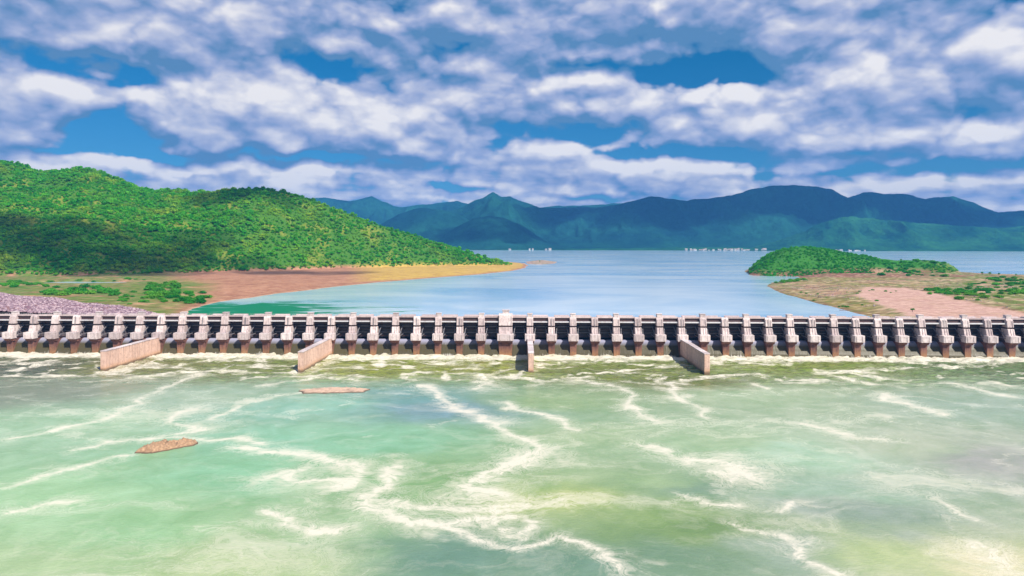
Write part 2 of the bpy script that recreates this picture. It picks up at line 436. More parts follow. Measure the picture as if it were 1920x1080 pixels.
roll_ = sstep(-24, -9, VW)
foam = np.maximum(foam, roll_ * (.92 + .7 * wx2))
foam = np.clip(foam, 0, 1.3)
num = np.zeros(XX.shape + (3,)); den = np.zeros(XX.shape)
for a, b, r, g_, bl in TINT:
    cx, cy = place(a, b, 0)
    w = 1.0 / (((XW - cx) ** 2 + ((YW - cy) * 1.6) ** 2) + 60.0) ** 1.6
    num += w[..., None] * np.array(lin(r, g_, bl)); den += w
tint_c = num / den[..., None]
tint_c = tint_c * .80 + .21 * np.array([.40, .45, .37]) * (tint_c.sum(-1, keepdims=True) / 1.1)
Z = belt * ((fbm(XX / 7, YY / 3.4, 4, 77) - .5) * 2.6 + roll_ * ((fbm(XX / 4, YY / 4, 4, 5) - .4) * 2.6)) + (fbm(XX / 12, YY / 8, 3, 61) - .5) * 0.22
Z *= ((np.abs(XX) < 440) & (YY > 168))
me = grid_mesh('tail_water', XX, YY, Z)
color_attr(me, 'tint', tint_c)
color_attr(me, 'foam', np.stack([foam, belt, roll_], -1))
m, t, b = new_mat('turbid_tail_water')
geo = t.node('ShaderNodeNewGeometry'); P = geo.outputs['Position']
at = t.node('ShaderNodeAttribute', attribute_name='tint'); af = t.node('ShaderNodeAttribute', attribute_name='foam')
sp = t.node('ShaderNodeSeparateColor'); t.l.new(af.outputs['Color'], sp.inputs[0])
sw = t.node('ShaderNodeTexNoise'); t.put(sw.inputs['Vector'], P); sw.inputs['Scale'].default_value = .03; sw.inputs['Detail'].default_value = 3
sw2 = t.node('ShaderNodeTexNoise'); t.put(sw2.inputs['Vector'], P); sw2.inputs['Scale'].default_value = .13; sw2.inputs['Detail'].default_value = 2
Pw = t.vmath('ADD', P, t.vmath('MULTIPLY', t.vmath('SUBTRACT', sw.outputs['Color'], (.5, .5, .5)).outputs[0], (70, 45, 0)).outputs[0]).outputs[0]
Pw = t.vmath('ADD', Pw, t.vmath('MULTIPLY', t.vmath('SUBTRACT', sw2.outputs['Color'], (.5, .5, .5)).outputs[0], (12, 8, 0)).outputs[0]).outputs[0]
Pst = t.vmath('MULTIPLY', P, (1.0, 1.7, 1.0)).outputs[0]
E = sp.outputs[0]
def lines(scale, dist, wd, det=5):
    n_ = t.noise(Pw, scale, det, 0.6, dist * .4)
    return t.maprange(t.math('ABSOLUTE', t.math('SUBTRACT', n_, 0.5)), 0.0, wd, 1, 0)
fil = t.math('MAXIMUM', lines(0.055, 1.6, .035), t.math('MAXIMUM', t.math('MULTIPLY', lines(0.16, 1.2, .06), .85), t.math('MULTIPLY', lines(0.5, .8, .09), .6)))
fn = t.noise(Pst, 0.45, 7, 0.7, 0.8)
milky = t.noise(t.vmath('MULTIPLY', Pw, (.6, 1.5, 1.0)).outputs[0], 0.035, 7, 0.66, .6)
base = t.math('ADD', t.math('MULTIPLY', E, .62), t.math('MULTIPLY', t.math('MULTIPLY', fil, .62), t.maprange(E, 0, .45, .12, 1.05)))
base = t.math('ADD', base, t.math('MULTIPLY', t.math('SUBTRACT', fn, .5), t.maprange(E, 0, .4, .12, .75)))
base = t.math('ADD', base, t.maprange(milky, .42, .74, 0, .44))
ff = t.maprange(base, 0.16, 1.0, 0, .86)
big = t.noise(P, 0.06, 5, 0.6, 0.8)
wc = t.mix(t.maprange(big, 0.3, 0.7), at.outputs['Color'], t.mix(1.0, at.outputs['Color'], (.66, .78, .64), 'MULTIPLY'))
chop = t.noise(t.vmath('MULTIPLY', P, (.55, 1.9, 1)).outputs[0], 0.22, 5, 0.65, 0.6)
wc = t.mix(t.math('MULTIPLY', t.maprange(chop, 0.42, 0.66), t.math('MULTIPLY', sp.outputs[1], 0.85)), wc, t.mix(1.0, wc, (.36, .42, .22), 'MULTIPLY'))
wc = t.mix(1.0, wc, (1.06, .93, .90), 'MULTIPLY')
fc = t.mix(ff, wc, (.68, .62, .51))
t.put(b.inputs['Base Color'], fc)
t.put(b.inputs['Roughness'], t.maprange(ff, 0, 1, 0.13, 0.8)); b.inputs['IOR'].default_value = 1.33
h = t.math('ADD', t.noise(Pst, 0.5, 7, 0.68, 0.3), t.math('MULTIPLY', ff, 0.30))
bump(t, b, h, 0.4, 0.6)
tag(link('tail_water', me, m), kind='structure')

# ---- reservoir water
xs = np.concatenate([np.linspace(-9000, -1200, 14), np.linspace(-1200, 1400, 90)[1:], np.linspace(1400, 9000, 14)[1:]])
ys = np.concatenate([np.linspace(DAM_Y + 13, 2000, 90), np.linspace(2000, 12000, 26)[1:]])
XX, YY = np.meshgrid(xs, ys)
YY = YY + np.where(np.arange(len(ys))[:, None] == 0, XX * math.tan(YAW) * (np.abs(XX) < 500), 0)
me = grid_mesh('reservoir', XX, YY, np.full(XX.shape, ZR))
m, t, b = new_mat('reservoir_water')
geo = t.node('ShaderNodeNewGeometry'); P = geo.outputs['Position']
gx, gy = place(505, 576, ZR)
d = t.vmath('MULTIPLY', t.vmath('SUBTRACT', P, (gx - 8, gy - 20, ZR)).outputs[0], (1 / 118, 1 / 88, 0)).outputs[0]
wob = t.noise(t.vmath('MULTIPLY', P, (.7, 1.5, 1)).outputs[0], 0.018, 6, 0.62, 1.2)
r = t.math('ADD', t.vmath('LENGTH', d).outputs['Value'], t.math('MULTIPLY', t.math('SUBTRACT', wob, 0.5), 3.0))
algae = t.maprange(r, 0.55, 1.2, 1, 0, True)
streak = t.noise(t.vmath('MULTIPLY', P, (.5, 1.1, 1)).outputs[0], 0.006, 7, 0.58, 1.2)
wc = t.mix(t.maprange(streak, 0.34, 0.62), (.26, .45, .63), (.55, .66, .73))
t.put(b.inputs['Base Color'], t.mix(algae, wc, (.004, .17, .075)))
b.inputs['IOR'].default_value = 1.33
t.put(b.inputs['Roughness'], t.math('MULTIPLY_ADD', algae, 0.35, 0.13))
t.put(b.inputs['Specular IOR Level'], t.math('MULTIPLY_ADD', algae, -0.42, 0.5))
bump(t, b, t.noise(t.vmath('MULTIPLY', P, (.6, 1.2, 1)).outputs[0], 0.15, 5, 0.6, 0.4), 0.25, 0.8)
tag(link('reservoir', me, m), kind='structure')

# ---- terrain round the reservoir: shore flats, hill, peninsula
HILL_BASE = [(-2500, 528), (-400, 526), (0, 523), (120, 523), (300, 519), (500, 512), (640, 506), (800, 502), (900, 500.5), (978, 500), (1010, 500)]
HILL_Y = [(-2500, 420), (-1300, 400), (-800, 375), (-350, 335), (-120, 308), (0, 302), (40, 310), (75, 322), (110, 320), (150, 314), (190, 322), (235, 340), (262, 352), (290, 358), (330, 357),
          (365, 360), (400, 360), (440, 356), (490, 354), (530, 360), (570, 370), (620, 388), (700, 418), (780, 442), (850, 464), (910, 483), (950, 493), (978, 499), (990, 503), (1010, 512)]
HILL_D = [(-2500, 2200), (-400, 2000), (0, 1900), (260, 1880), (490, 1730), (700, 1790), (850, 1850), (978, 1835), (1010, 1830)]
def ipl(tab, x): return np.interp(x, [p[0] for p in tab], [p[1] for p in tab])
LEFT_LAND = [place(a, b, ZR) for a, b in [(345, 594), (352, 583), (392, 571), (440, 562), (520, 551), (600, 541), (700, 530.5), (800, 522), (900, 514.5), (958, 508.5), (985, 502), (990, 498)]]
LEFT_LAND = LEFT_LAND + [(40, 2100), (-150, 2600), (-3500, 3200), (-3500, 505), (-300, 505)]
POOL = [place(a, b, ZR) for a, b in [(80, 530), (130, 528), (190, 529), (235, 528.5), (245, 530), (220, 533), (160, 534), (100, 533)]]
ISLET = [place(a, b, ZR) for a, b in [(985, 491), (1000, 489), (1020, 488), (1045, 491), (1040, 494), (1015, 496), (990, 495)]]
RIGHT_LAND = [place(a, b, ZR) for a, b in [(1655, 600), (1600, 585), (1556, 574), (1500, 560), (1460, 548), (1436, 537), (1445, 530), (1470, 528), (1500, 521), (1520, 517), (1470, 516), (1420, 515.5), (1396, 510),
              (1402, 505), (1440, 500), (1520, 497), (1640, 496), (1740, 498), (1790, 508), (1830, 514), (1920, 517), (2300, 518)]] + [(2600, 1100), (2600, 505), (300, 505)]
KNOB = [(1405, 505), (1420, 490), (1440, 478), (1470, 468), (1500, 464.5), (1540, 466), (1580, 474), (1610, 480), (1650, 487), (1680, 490), (1720, 490), (1760, 491), (1780, 497), (1800, 510)]
BANK = [(-700, 505), (-700, 660), (-520, 668), (-458, 664), (-430, 640), (-395, 636), (-360, 604), (-330, 600), (-296, 578), (-288, 545), (-285, 505)]
ROAD = [place(a, b, 25) for a, b in [(1625, 541), (1700, 543), (1780, 560), (1850, 576), (1925, 590), (1990, 600), (1740, 604), (1700, 588), (1650, 572), (1610, 556)]]

def terrain(x, y, full=True):
    px = 960 + F * x / np.maximum(y, 1)
    wob = (fbm(x / 60, y / 60, 4, 5) - .5)
    sl = np.maximum(sdf(x, y, LEFT_LAND), -200); sr = np.maximum(sdf(x, y, RIGHT_LAND), -200)
    sp_ = sdf(x, y, POOL); si = sdf(x, y, ISLET)
    land_l = sl + wob * 14; land_r = sr + wob * 10
    zl = np.where(land_l > 0, np.minimum(land_l * .045, 3.2), np.maximum(land_l * .1, -7))
    zl = np.where(sp_ + wob * 8 > -12, np.minimum(zl, -(sp_ + wob * 8) * .12), zl)
    zr = np.where(land_r > 0, np.minimum(land_r * .06, 3.5), np.maximum(land_r * .1, -7))
    zr += np.clip(land_r / 30, 0, 1) * (fbm(x / 45, y / 45, 4, 15) - .3) * 5.0
    zi = np.where(si > -30, np.clip(si * .12, -3, 2.2), -7)
    z = np.maximum(np.maximum(zl, zr), zi)
    # hill
    yb = F * (HC - ZR) / (ipl(HILL_BASE, px) - HY); yr = ipl(HILL_D, px)
    zt = HC + (HY - (ipl(HILL_Y, px) + (px - 960) * -ROLL)) * yr / F - ZR - 5.0
    zt = np.maximum(zt, 0.0)
    tt = (y - yb) / (yr - yb)
    gq = np.where(tt < 1, .55 * np.clip(tt, 0, 1) + .45 * np.sin(np.clip(tt, 0, 1) * math.pi / 2), np.cos(np.clip((tt - 1) / 1.4, 0, 1) * math.pi / 2) ** 1.5)
    gul = (ridged(x / 330 + 3.1, y / 420, 4, 33) - .5)
    env = np.clip(tt, 0, 1) * np.clip(1 - tt, 0, 1) * 4
    hill = np.where((tt > 0) & (px < 1010), zt * gq * (1 + .42 * gul * env) + env * zt * .06 * (fbm(x / 40, y / 40, 3, 8) - .5), 0)
    hill = np.where(hill < 0, 0, hill)
    z = z + hill
    # green knob on the peninsula
    ky = 1450.0; kpx = px
    kt = np.maximum(HC + (HY - (ipl(KNOB, kpx) - (kpx - 960) * ROLL)) * ky / F - ZR - 3.0, 0) * ((kpx > 1405) & (kpx < 1800))
    kn = kt * np.exp(-((y - ky) / np.where(y < ky, 90, 110)) ** 2)
    z = z + kn
    # stone-pitched bank beside the dam
    sb = sdf(x, y, BANK)
    bh = np.clip(sb * .36, 0, 1e9)
    top = 5.0 + np.clip((-330 - x) * .048, 0, 9) + 1.2 * (fbm(x / 14, y / 14, 3, 19) - .5) + np.clip((y - 560) * .016, 0, 2)
    bank = np.where(sb > 0, np.minimum(bh, top), 0)
    z = np.where(sb > 0, np.maximum(z, 0) + bank, z)
    # gravel causeway on the peninsula
    sro = sdf(x, y, ROAD) + (fbm(x / 12, y / 12, 3, 55) - .5) * 14
    z = np.where(sro > -14, z * (1 - sstep(-14, 2, sro)) + (3.4 + 0.006 * np.clip(y - 600, 0, 400)) * sstep(-14, 2, sro), z)
    return z + ZR, dict(px=px, sl=land_l, sr=land_r, tt=tt, hill=hill, kn=kn, sb=sb, sro=sro, sp=sp_, si=si, wob=wob)

xs = np.concatenate([np.linspace(-3000, -1250, 60), np.arange(-1250, 1150, 4.6)[1:], np.linspace(1150, 2500, 50)])
ys = np.concatenate([np.arange(532, 1000, 3.6), np.arange(1000, 1700, 6), np.linspace(1700, 3100, 110)[1:]])
XX, YY = np.meshgrid(xs, ys)
ZZ, A = terrain(XX, YY)
n_a = fbm(XX / 30, YY / 30, 5, 71); n_b = fbm(XX / 9, YY / 9, 4, 72); n_c = fbm(XX / 120, YY / 60, 4, 73)
def cc(*v): return np.array(lin(*v))
C = np.zeros(XX.shape + (3,)) + cc(150, 118, 84)
def lay(mask, col):
    global C
    C = C * (1 - mask[..., None]) + col * mask[..., None]
left = (XX < 60)
lay(left * 1.0, cc(188, 140, 112))                                                        # brown mud beach
lay(left * sstep(.45, .6, n_b) * .5, cc(150, 100, 80))
lay(left * sstep(700, 760, A['px']) * sstep(6, 16, A['sl']), cc(205, 172, 88))           # straw-yellow upper beach
lay(left * sstep(640, 720, A['px']) * sstep(16, 26, A['sl']), cc(205, 172, 88))
spit = left * sstep(430, 330, A['px']) * sstep(8, 30, A['sl']) * sstep(1130, 1000, YY)
lay(spit * sstep(.30, .48, n_a), cc(128, 140, 66)); lay(spit * sstep(.50, .62, n_a), cc(84, 128, 50)); lay(spit * sstep(.62, .36, n_a) * .5, cc(190, 160, 120))
grassy = left * sstep(380, 250, A['px'] + 60 * (n_a - .5)) * (A['hill'] < 4)
lay(grassy * sstep(.28, .44, n_a), cc(112, 136, 62)); lay(grassy * sstep(.46, .58, n_b), cc(70, 118, 46)); lay(grassy * sstep(.60, .70, n_b) * .7, cc(176, 150, 104))
lay(left * sstep(2, 10, A['hill']), cc(74, 122, 40)); lay(left * sstep(2, 10, A['hill']) * sstep(.54, .66, n_a) * .7, cc(140, 146, 58))
rt = (XX >= 60) * 1.0
lay(rt, cc(190, 160, 128))
lay(rt * sstep(.42, .6, n_a) * .8, cc(176, 134, 112)); lay(rt * sstep(.48, .62, n_c), cc(150, 142, 84)); lay(rt * sstep(.56, .68, n_b) * .7, cc(118, 130, 62))
lay(rt * sstep(34, 10, A['sr']) * .8, cc(156, 138, 84)); lay(rt * sstep(7, 2, A['sr']), cc(142, 112, 84))
lay(rt * sstep(1130, 1210, YY) * sstep(1420, 1330, YY) * sstep(.3, .5, n_c) * .8, cc(150, 92, 88))
lay(rt * sstep(4, 12, A['kn']), cc(62, 124, 46))
lay(rt * sstep(1700, 1800, A['px']) * sstep(.40, .55, n_a) * (A['sro'] < -10), cc(110, 132, 60))
lay(sstep(-6, 2, A['sro']) * (.9 + .1 * n_b), cc(212, 174, 158))
lay((A['sb'] > 0) * 1.0, cc(140, 108, 122)); lay((A['sb'] > 0) * sstep(.5, .62, n_b) * .6, cc(150, 112, 132))
lay((A['si'] > -20) * 1.0, cc(184, 160, 150))
n_d = fbm(XX / 16, YY / 9, 5, 81); n_e = fbm(XX / 5, YY / 4, 4, 82)
lay(rt * (A['kn'] < 3) * (A['sro'] < -3) * sstep(.52, .62, n_d) * .75, cc(104, 122, 62)); lay(rt * (A['kn'] < 2) * (A['sro'] < -3) * sstep(.56, .66, n_e) * .7, cc(126, 92, 76)); lay(rt * (A['kn'] < 2) * (A['sro'] < -3) * sstep(.42, .34, n_e) * .6, cc(214, 190, 156))
lay(sstep(-2, 4, A['sro']) * sstep(.52, .64, n_e) * .45, cc(168, 122, 116)); lay(sstep(-2, 4, A['sro']) * sstep(.60, .74, n_d) * .35, cc(180, 150, 112))
tide = np.sin(A['sl'] * .55 + 5 * n_a) * .5 + .5
lay(left * sstep(40, 4, A['sl']) * (A['sl'] > 0) * sstep(.6, .95, tide) * .45, cc(128, 86, 66)); lay(left * (A['hill'] < 1) * sstep(.54, .68, n_d) * .45, cc(140, 96, 74)); lay(left * (A['hill'] < 1) * sstep(.42, .32, n_e) * .35, cc(212, 172, 138))
lay(left * sstep(3.5, .6, A['sl']) * (A['sl'] > -2), cc(206, 176, 150))
lay((A['sb'] > 0) * sstep(.25, .0, np.abs(np.sin((XX * .5 + YY) * .085))) * .6, cc(96, 66, 84))
me = grid_mesh('terrain', XX, YY, ZZ)
color_attr(me, 'ground', C)
m, t, b = new_mat('shore_ground')
at = t.node('ShaderNodeAttribute', attribute_name='ground'); geo = t.node('ShaderNodeNewGeometry'); P = geo.outputs['Position']
n = t.noise(P, 0.25, 7, 0.65)
c = t.mix(t.maprange(n, .3, .7), t.mix(1.0, at.outputs['Color'], (.62, .58, .55), 'MULTIPLY'), at.outputs['Color'])
t.put(b.inputs['Base Color'], c); b.inputs['Roughness'].default_value = 0.95
b.inputs['Specular IOR Level'].default_value = 0.1
bump(t, b, t.noise(P, 0.4, 6, 0.7), 0.7, 1.2)
tag(link('terrain', me, m), kind='structure')

# ---- bedrock sheet out to the horizon, lying under all the water
me = grid_mesh('ground', *np.meshgrid(np.linspace(-30000, 30000, 9), np.linspace(-6000, 30000, 9)), np.full((9, 9), -12.0))
m, t, b = new_mat('far_ground'); b.inputs['Base Color'].default_value = (.12, .13, .07, 1); b.inputs['Roughness'].default_value = 1
tag(link('ground', me, m), kind='structure')

# ---- far shore and mountain ranges
def forest_far(name, c1, c2, sc):
    m, t, b = new_mat(name)
    geo = t.node('ShaderNodeNewGeometry'); P = geo.outputs['Position']
    n = t.noise(P, sc, 7, 0.62); n2 = t.noise(P, sc * 9, 5, 0.65)
    c = t.mix(t.maprange(n, .38, .64), c1, c2)
    c = t.mix(t.math('MULTIPLY', t.maprange(n2, .4, .65), .5), c, t.mix(1.0, c, (.45, .5, .45), 'MULTIPLY'))
    t.put(b.inputs['Base Color'], c); b.inputs['Roughness'].default_value = 1; b.inputs['Specular IOR Level'].default_value = 0.0
    bump(t, b, t.noise(P, sc * 8, 7, .72), 1.0, 45)
    return m
def mountain(name, tab, dr, db, mat, back, seed, rough=.35, label=None):
    pxs = np.arange(tab[0][0], tab[-1][0] + 1, 3.0)
    hy = ipl(tab, pxs) + (fbm(pxs / 26, pxs * 0 + seed, 4, seed) - .5) * 6 - (pxs - 960) * ROLL
    ts = np.concatenate([np.linspace(0, 1, 84), np.linspace(1, 2, 14)[1:]])
    PX, T = np.meshgrid(pxs, ts)
    dist = np.where(T < 1, db + (dr - db) * T, dr + back * (T - 1))
    x = (PX - 960) / F * dist; y = dist
    zt = np.maximum(HC + (HY - hy)[None, :] * dr / F - ZR, 4.0)
    gq = np.where(T < 1, .6 * np.clip(T, 0, 1) ** 1.25 + .4 * np.sin(np.clip(T, 0, 1) * math.pi / 2) ** 2, np.cos((T - 1) * math.pi / 2))
    env = np.clip(T, 0, 1) * np.clip(1 - T, 0, 1) * 4
    rel = ridged(x / (0.085 * dr) + .35 * fbm(x / 500, y / 500, 3, seed + 2), y / (0.15 * dr), 6, seed + 4) - .45
    z = ZR - 3 + zt * gq * (1 + rough * 2.2 * rel * env) + 3 * (T > 0) + env * zt * .05 * (fbm(x / 60, y / 60, 3, seed + 9) - .5)
    z = np.where(T < 1, np.minimum(z, HC + (ZR + zt - HC) * dist / dr - .02 * zt * (1 - T)), z)      # no spur stands above the crest line
    o = link(name, grid_mesh(name, x, y, z), mat)
    tag(o, kind='structure')
    return o
FM1 = forest_far('far_forest', (.006, .045, .050), (.016, .10, .068), .0016)
FM2 = forest_far('mid_forest', (.010, .085, .050), (.040, .19, .065), .003)
mountain('mountain_range', [(-900, 380), (300, 372), (560, 372), (610, 369), (655, 377), (680, 371), (697, 368), (715, 377), (738, 386), (765, 388), (800, 384), (845, 380), (858, 378), (875, 383), (900, 388), (1000, 388), (1080, 385), (1140, 383), (1170, 380), (1250, 384), (1400, 390), (1500, 400)],
         9300, 7900, FM1, 1000, 12, .6)
mountain('mountain_range', [(740, 440), (790, 415), (830, 400), (870, 386), (905, 371), (924, 360), (940, 369), (956, 367), (980, 379), (1010, 389), (1060, 391), (1110, 388), (1160, 382), (1195, 373), (1222, 366), (1250, 373), (1285, 377), (1330, 372), (1370, 366), (1405, 357), (1440, 350), (1490, 346), (1530, 349), (1560, 357), (1590, 371), (1618, 361), (1660, 364), (1705, 364), (1735, 374), (1760, 368), (1785, 367), (1820, 379), (1870, 397), (1920, 394), (2100, 370), (2500, 390), (3000, 420)],
         7700, 6200, FM1, 2000, 27, .62)
mountain('mountain', [(640, 455), (700, 428), (745, 404), (775, 393), (800, 389), (830, 393), (860, 404), (890, 420), (930, 440), (980, 462)], 7000, 6000, FM1, 1200, 41, .2)
mountain('mountain', [(820, 450), (860, 425), (890, 409), (915, 405), (945, 408), (975, 420), (1005, 440), (1035, 457), (1060, 464)], 6400, 5800, FM1, 900, 44, .2)
mountain('foothills', [(1400, 466), (1450, 452), (1500, 436), (1540, 418), (1575, 408), (1600, 406), (1650, 413), (1705, 416), (1760, 419), (1820, 424), (1870, 427), (1920, 424), (2100, 412), (2500, 430)], 6500, 5600, FM2, 1300, 52, .75)
mountain('foothills', [(1000, 466), (1080, 463), (1200, 461), (1330, 460), (1430, 461), (1500, 464)], 6700, 5750, FM2, 900, 63, .3)

# =================================================================== THE DAM
dam = empty('dam', (0, DAM_Y, 0), YAW)
tag(dam, 'long concrete gated dam with rust-stained piers standing between the lake and the foaming water', 'dam')
NB = 24                                   # bays each side of the wide central pier
def pier_u(i):
    if i == 0: return U0
    return U0 + math.copysign(18.4 + (abs(i) - 1) * 16.35, i)

W = 2.45                                  # half width of a pier
def arc_pts(n, v0, z0, r, a0, a1):
    return [(v0 + r * math.cos(a0 + (a1 - a0) * k / n), z0 + r * math.sin(a0 + (a1 - a0) * k / n)) for k in range(n + 1)]
def pier_meshes(w, top):
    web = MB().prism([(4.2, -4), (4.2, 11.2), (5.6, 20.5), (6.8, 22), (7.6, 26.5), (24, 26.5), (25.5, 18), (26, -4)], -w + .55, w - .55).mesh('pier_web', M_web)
    low = MB().prism([(3.0, -4), (2.7, 5), (2.4, 10.9), (11, 10.9), (13, 8), (13, -4)], -w, w, lambda y, z: .90 + .16 * max(0, min(1, z / 9.0))).mesh('pier_base', M_low, 0.12)
    lows = [(3.0, 11), (3.5, 16.4), (4.7, 21.0), (11.6, 21.0), (11.2, 18.5), (9.6, 15.2), (6.6, 11)]
    sh1 = MB().prism(lows, -w, w)
    for s in (-1, 1):                     # raised edge strips framing the sloping face
        sh1.prism([(3.05, 16.5), (4.28, 20.95), (4.8, 20.95), (3.6, 16.5)], s * (w - .5) - .42, s * (w - .5) + .42)
    sh1.prism([(3.05, 16.5), (4.28, 20.95), (4.8, 20.95), (3.6, 16.5)], -.3, .3)
    ups = [(4.9, 22.2), (5.7, top - 1.2), (6.6, top), (9.4, top), (10.6, 26.2), (11.6, 22.2)]
    sh2 = MB().prism(ups, -w - .05, w + .05)
    for s in (-1, 1): sh2.prism([(4.5, 22.25), (5.2, top - 1.5), (5.8, top - 1.5), (5.1, 22.25)], s * (w - .5) - .42, s * (w - .5) + .42)
    led = MB().box(-w + .5, w - .5, 5.6, 11.0, 20.9, 22.4).mesh('slot', M_joint)
    return dict(web=web, low=low, sh1=sh1.mesh('pier_lower_shaft', M_conc, .05), sh2=sh2.mesh('pier_upper_shaft', M_conc, .05), led=led)
def corbel_mesh(w):
    m_ = MB().box(-w, w, -.6, 4.6, 11.3, 16.3)
    for s in (-1, 1): m_.box(s * w * .62 - .5, s * w * .62 + .5, -.9, -.55, 12.0, 15.7)
    return m_.mesh('trunnion_block', M_cap, .1)
def bracket_mesh(w):
    return MB().prism([(.2, 11.25), (4.4, 11.25), (4.4, 9.2), (2.35, 9.2)], -w * .86, w * .86).mesh('corbel', M_low, .06)
cabin_a = MB().box(-1.9, 1.9, 6.6, 10.2, 28.4, 30.9).box(-2.2, 2.2, 6.3, 10.5, 30.92, 31.3).mesh('hoist_cabin', M_cap, .06)
ladder = MB()
for s in (-.35, .35): ladder.bar((s, 4.3, 21.4), (s, 5.05, 28.2), .14)
for k in range(11): ladder.bar((-.35, 4.36 + k * .065, 22 + k * .6), (.35, 4.36 + k * .065, 22 + k * .6), .1)
ladder_m = ladder.mesh('ladder', M_arm)
PM = pier_meshes(W, 28.6); PMC = pier_meshes(5.1, 31.0)
CM, BM_ = corbel_mesh(3.75), bracket_mesh(3.75); CMC, BMC = corbel_mesh(6.1), bracket_mesh(6.1)
cabin_c = MB().box(-2.4, 2.6, 7.4, 12.0, 30.8, 33.2).box(-2.8, 3.0, 7.0, 12.4, 33.22, 33.65).mesh('hoist_cabin', M_cap, .06)
piers = {}
for i in range(-NB, NB + 1):
    pm = PMC if i == 0 else PM
    p = link('pier', pm['sh1'], None, dam); p.location = (pier_u(i), 0, 0)
    p.rotation_euler = (0, 0, random.uniform(-.004, .004))
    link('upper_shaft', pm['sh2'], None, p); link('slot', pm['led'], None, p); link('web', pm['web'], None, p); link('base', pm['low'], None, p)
    link('trunnion_block', CMC if i == 0 else CM, None, p); link('corbel', BMC if i == 0 else BM_, None, p)
    if i == 0: link('hoist_cabin', cabin_c, None, p)
    elif i % 2 == (1 if i > 0 else 1): link('hoist_cabin', cabin_a, None, p)
    else: link('ladder', ladder_m, None, p)
    piers[i] = p
    if i == 0: p["label"] = "widest and tallest pier, at the middle of the dam"

# spans between piers
R, TV, TZ = 12.6, 2.2, 14.2
ords = "first second third fourth fifth sixth seventh eighth ninth tenth eleventh twelfth thirteenth fourteenth fifteenth sixteenth seventeenth eighteenth nineteenth twentieth twenty-first twenty-second twenty-third twenty-fourth".split()
og = [(14.5, 9.6), (12.5, 10.5), (11, 10.45), (9.6, 9.9), (8.2, 8.8), (6.8, 7.0), (5.4, 4.4), (4.2, 1.8), (3.2, -4), (22, -4), (22, 9.6)]
def spans(h):
    """meshes of one bay with half clear width h"""
    o = {}
    d = MB().box(-h, h, 7.5, 16.5, 27.95, 28.55)
    o['deck'] = d.mesh('deck_span', M_deck)
    o['parapet'] = MB().box(-h, h, 7.2, 7.48, 27.9, 29.2).mesh('parapet', M_deck)
    o['parapet_b'] = MB().box(-h, h, 16.52, 16.8, 27.2, 29.2).mesh('parapet', M_deck)
    o['girder'] = MB().box(-h, h, 8.2, 8.7, 24.2, 27.93).box(-h, h, 13.0, 13.5, 24.6, 27.93).box(-h, h, 7.9, 9.0, 24.0, 24.2).mesh('girder', M_girder)
    for k in range(5):
        pass
    o['beam'] = MB().box(-h - .1, h + .1, 6.2, 7.2, 24.35, 25.35).mesh('service_beam', M_beam, .05)
    rail = MB()
    n = 8
    for k in range(n + 1): rail.box(-h + 2 * h * k / n - .05, -h + 2 * h * k / n + .05, 7.3, 7.37, 29.2, 30.0)
    rail.box(-h, h, 7.3, 7.37, 30.0, 30.08)
    o['rail'] = rail.mesh('railing', M_beam)
    o['crest'] = MB().prism(og, -h - .3, h + .3).mesh('spillway_crest', M_ogee)
    # gate
    n = 14; a0, a1 = math.radians(-11), math.radians(52)
    pts_o = arc_pts(n, TV, TZ, R, a0, a1); pts_i = arc_pts(n, TV, TZ, R - .25, a1, a0)
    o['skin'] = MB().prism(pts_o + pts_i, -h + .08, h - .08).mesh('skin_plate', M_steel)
    o['gird'] = []
    for k in range(5):
        a = a0 + (a1 - a0) * (k + .5) / 5
        c = (TV + (R - .65) * math.cos(a), TZ + (R - .65) * math.sin(a))
        o['gird'].append(MB().box(-h + .15, h - .15, c[0] - .32, c[0] + .32, c[1] - .22, c[1] + .22).mesh('gate_girder', M_arm if k % 2 else M_girder))
    o['rib'] = []
    o['arm'] = []
    for s in (-1, 1):
        for a in (math.radians(2), math.radians(36)):
            o['arm'].append(MB().bar((s * (h - .7), TV + .3, TZ - .6), (s * (h - 2.1), TV + (R - .8) * math.cos(a), TZ + (R - .8) * math.sin(a)), .55).mesh('gate_arm', M_arm))
    tr = MB().bar((-h + .02, TV, TZ - .8), (-h + 1.2, TV, TZ - .8), .9).bar((h - 1.2, TV, TZ - .8), (h - .02, TV, TZ - .8), .9)
    o['brace'] = MB().bar((-h + 1.6, 8.3, 15.2), (-h + 1.3, 7.0, 19.0), .3).bar((h - 1.6, 8.3, 15.2), (h - 1.3, 7.0, 19.0), .3).mesh('arm_brace', M_arm)
    o['pin'] = tr.mesh('trunnion_pin', M_arm)
    return o
cache = {}
def bay(ua, ub, wa, wb):
    h = round((ub - ub + (ub - wb) - (ua + wa)) / 2, 3)
    if h not in cache: cache[h] = spans(h)
    return (ua + wa + ub - wb) / 2, cache[h]
nappe_v, nappe_f = [], []
MD = Matrix.Translation((0, DAM_Y, 0)) @ Matrix.Rotation(YAW, 4, 'Z')
GATES = 'radial gates between the dam piers'
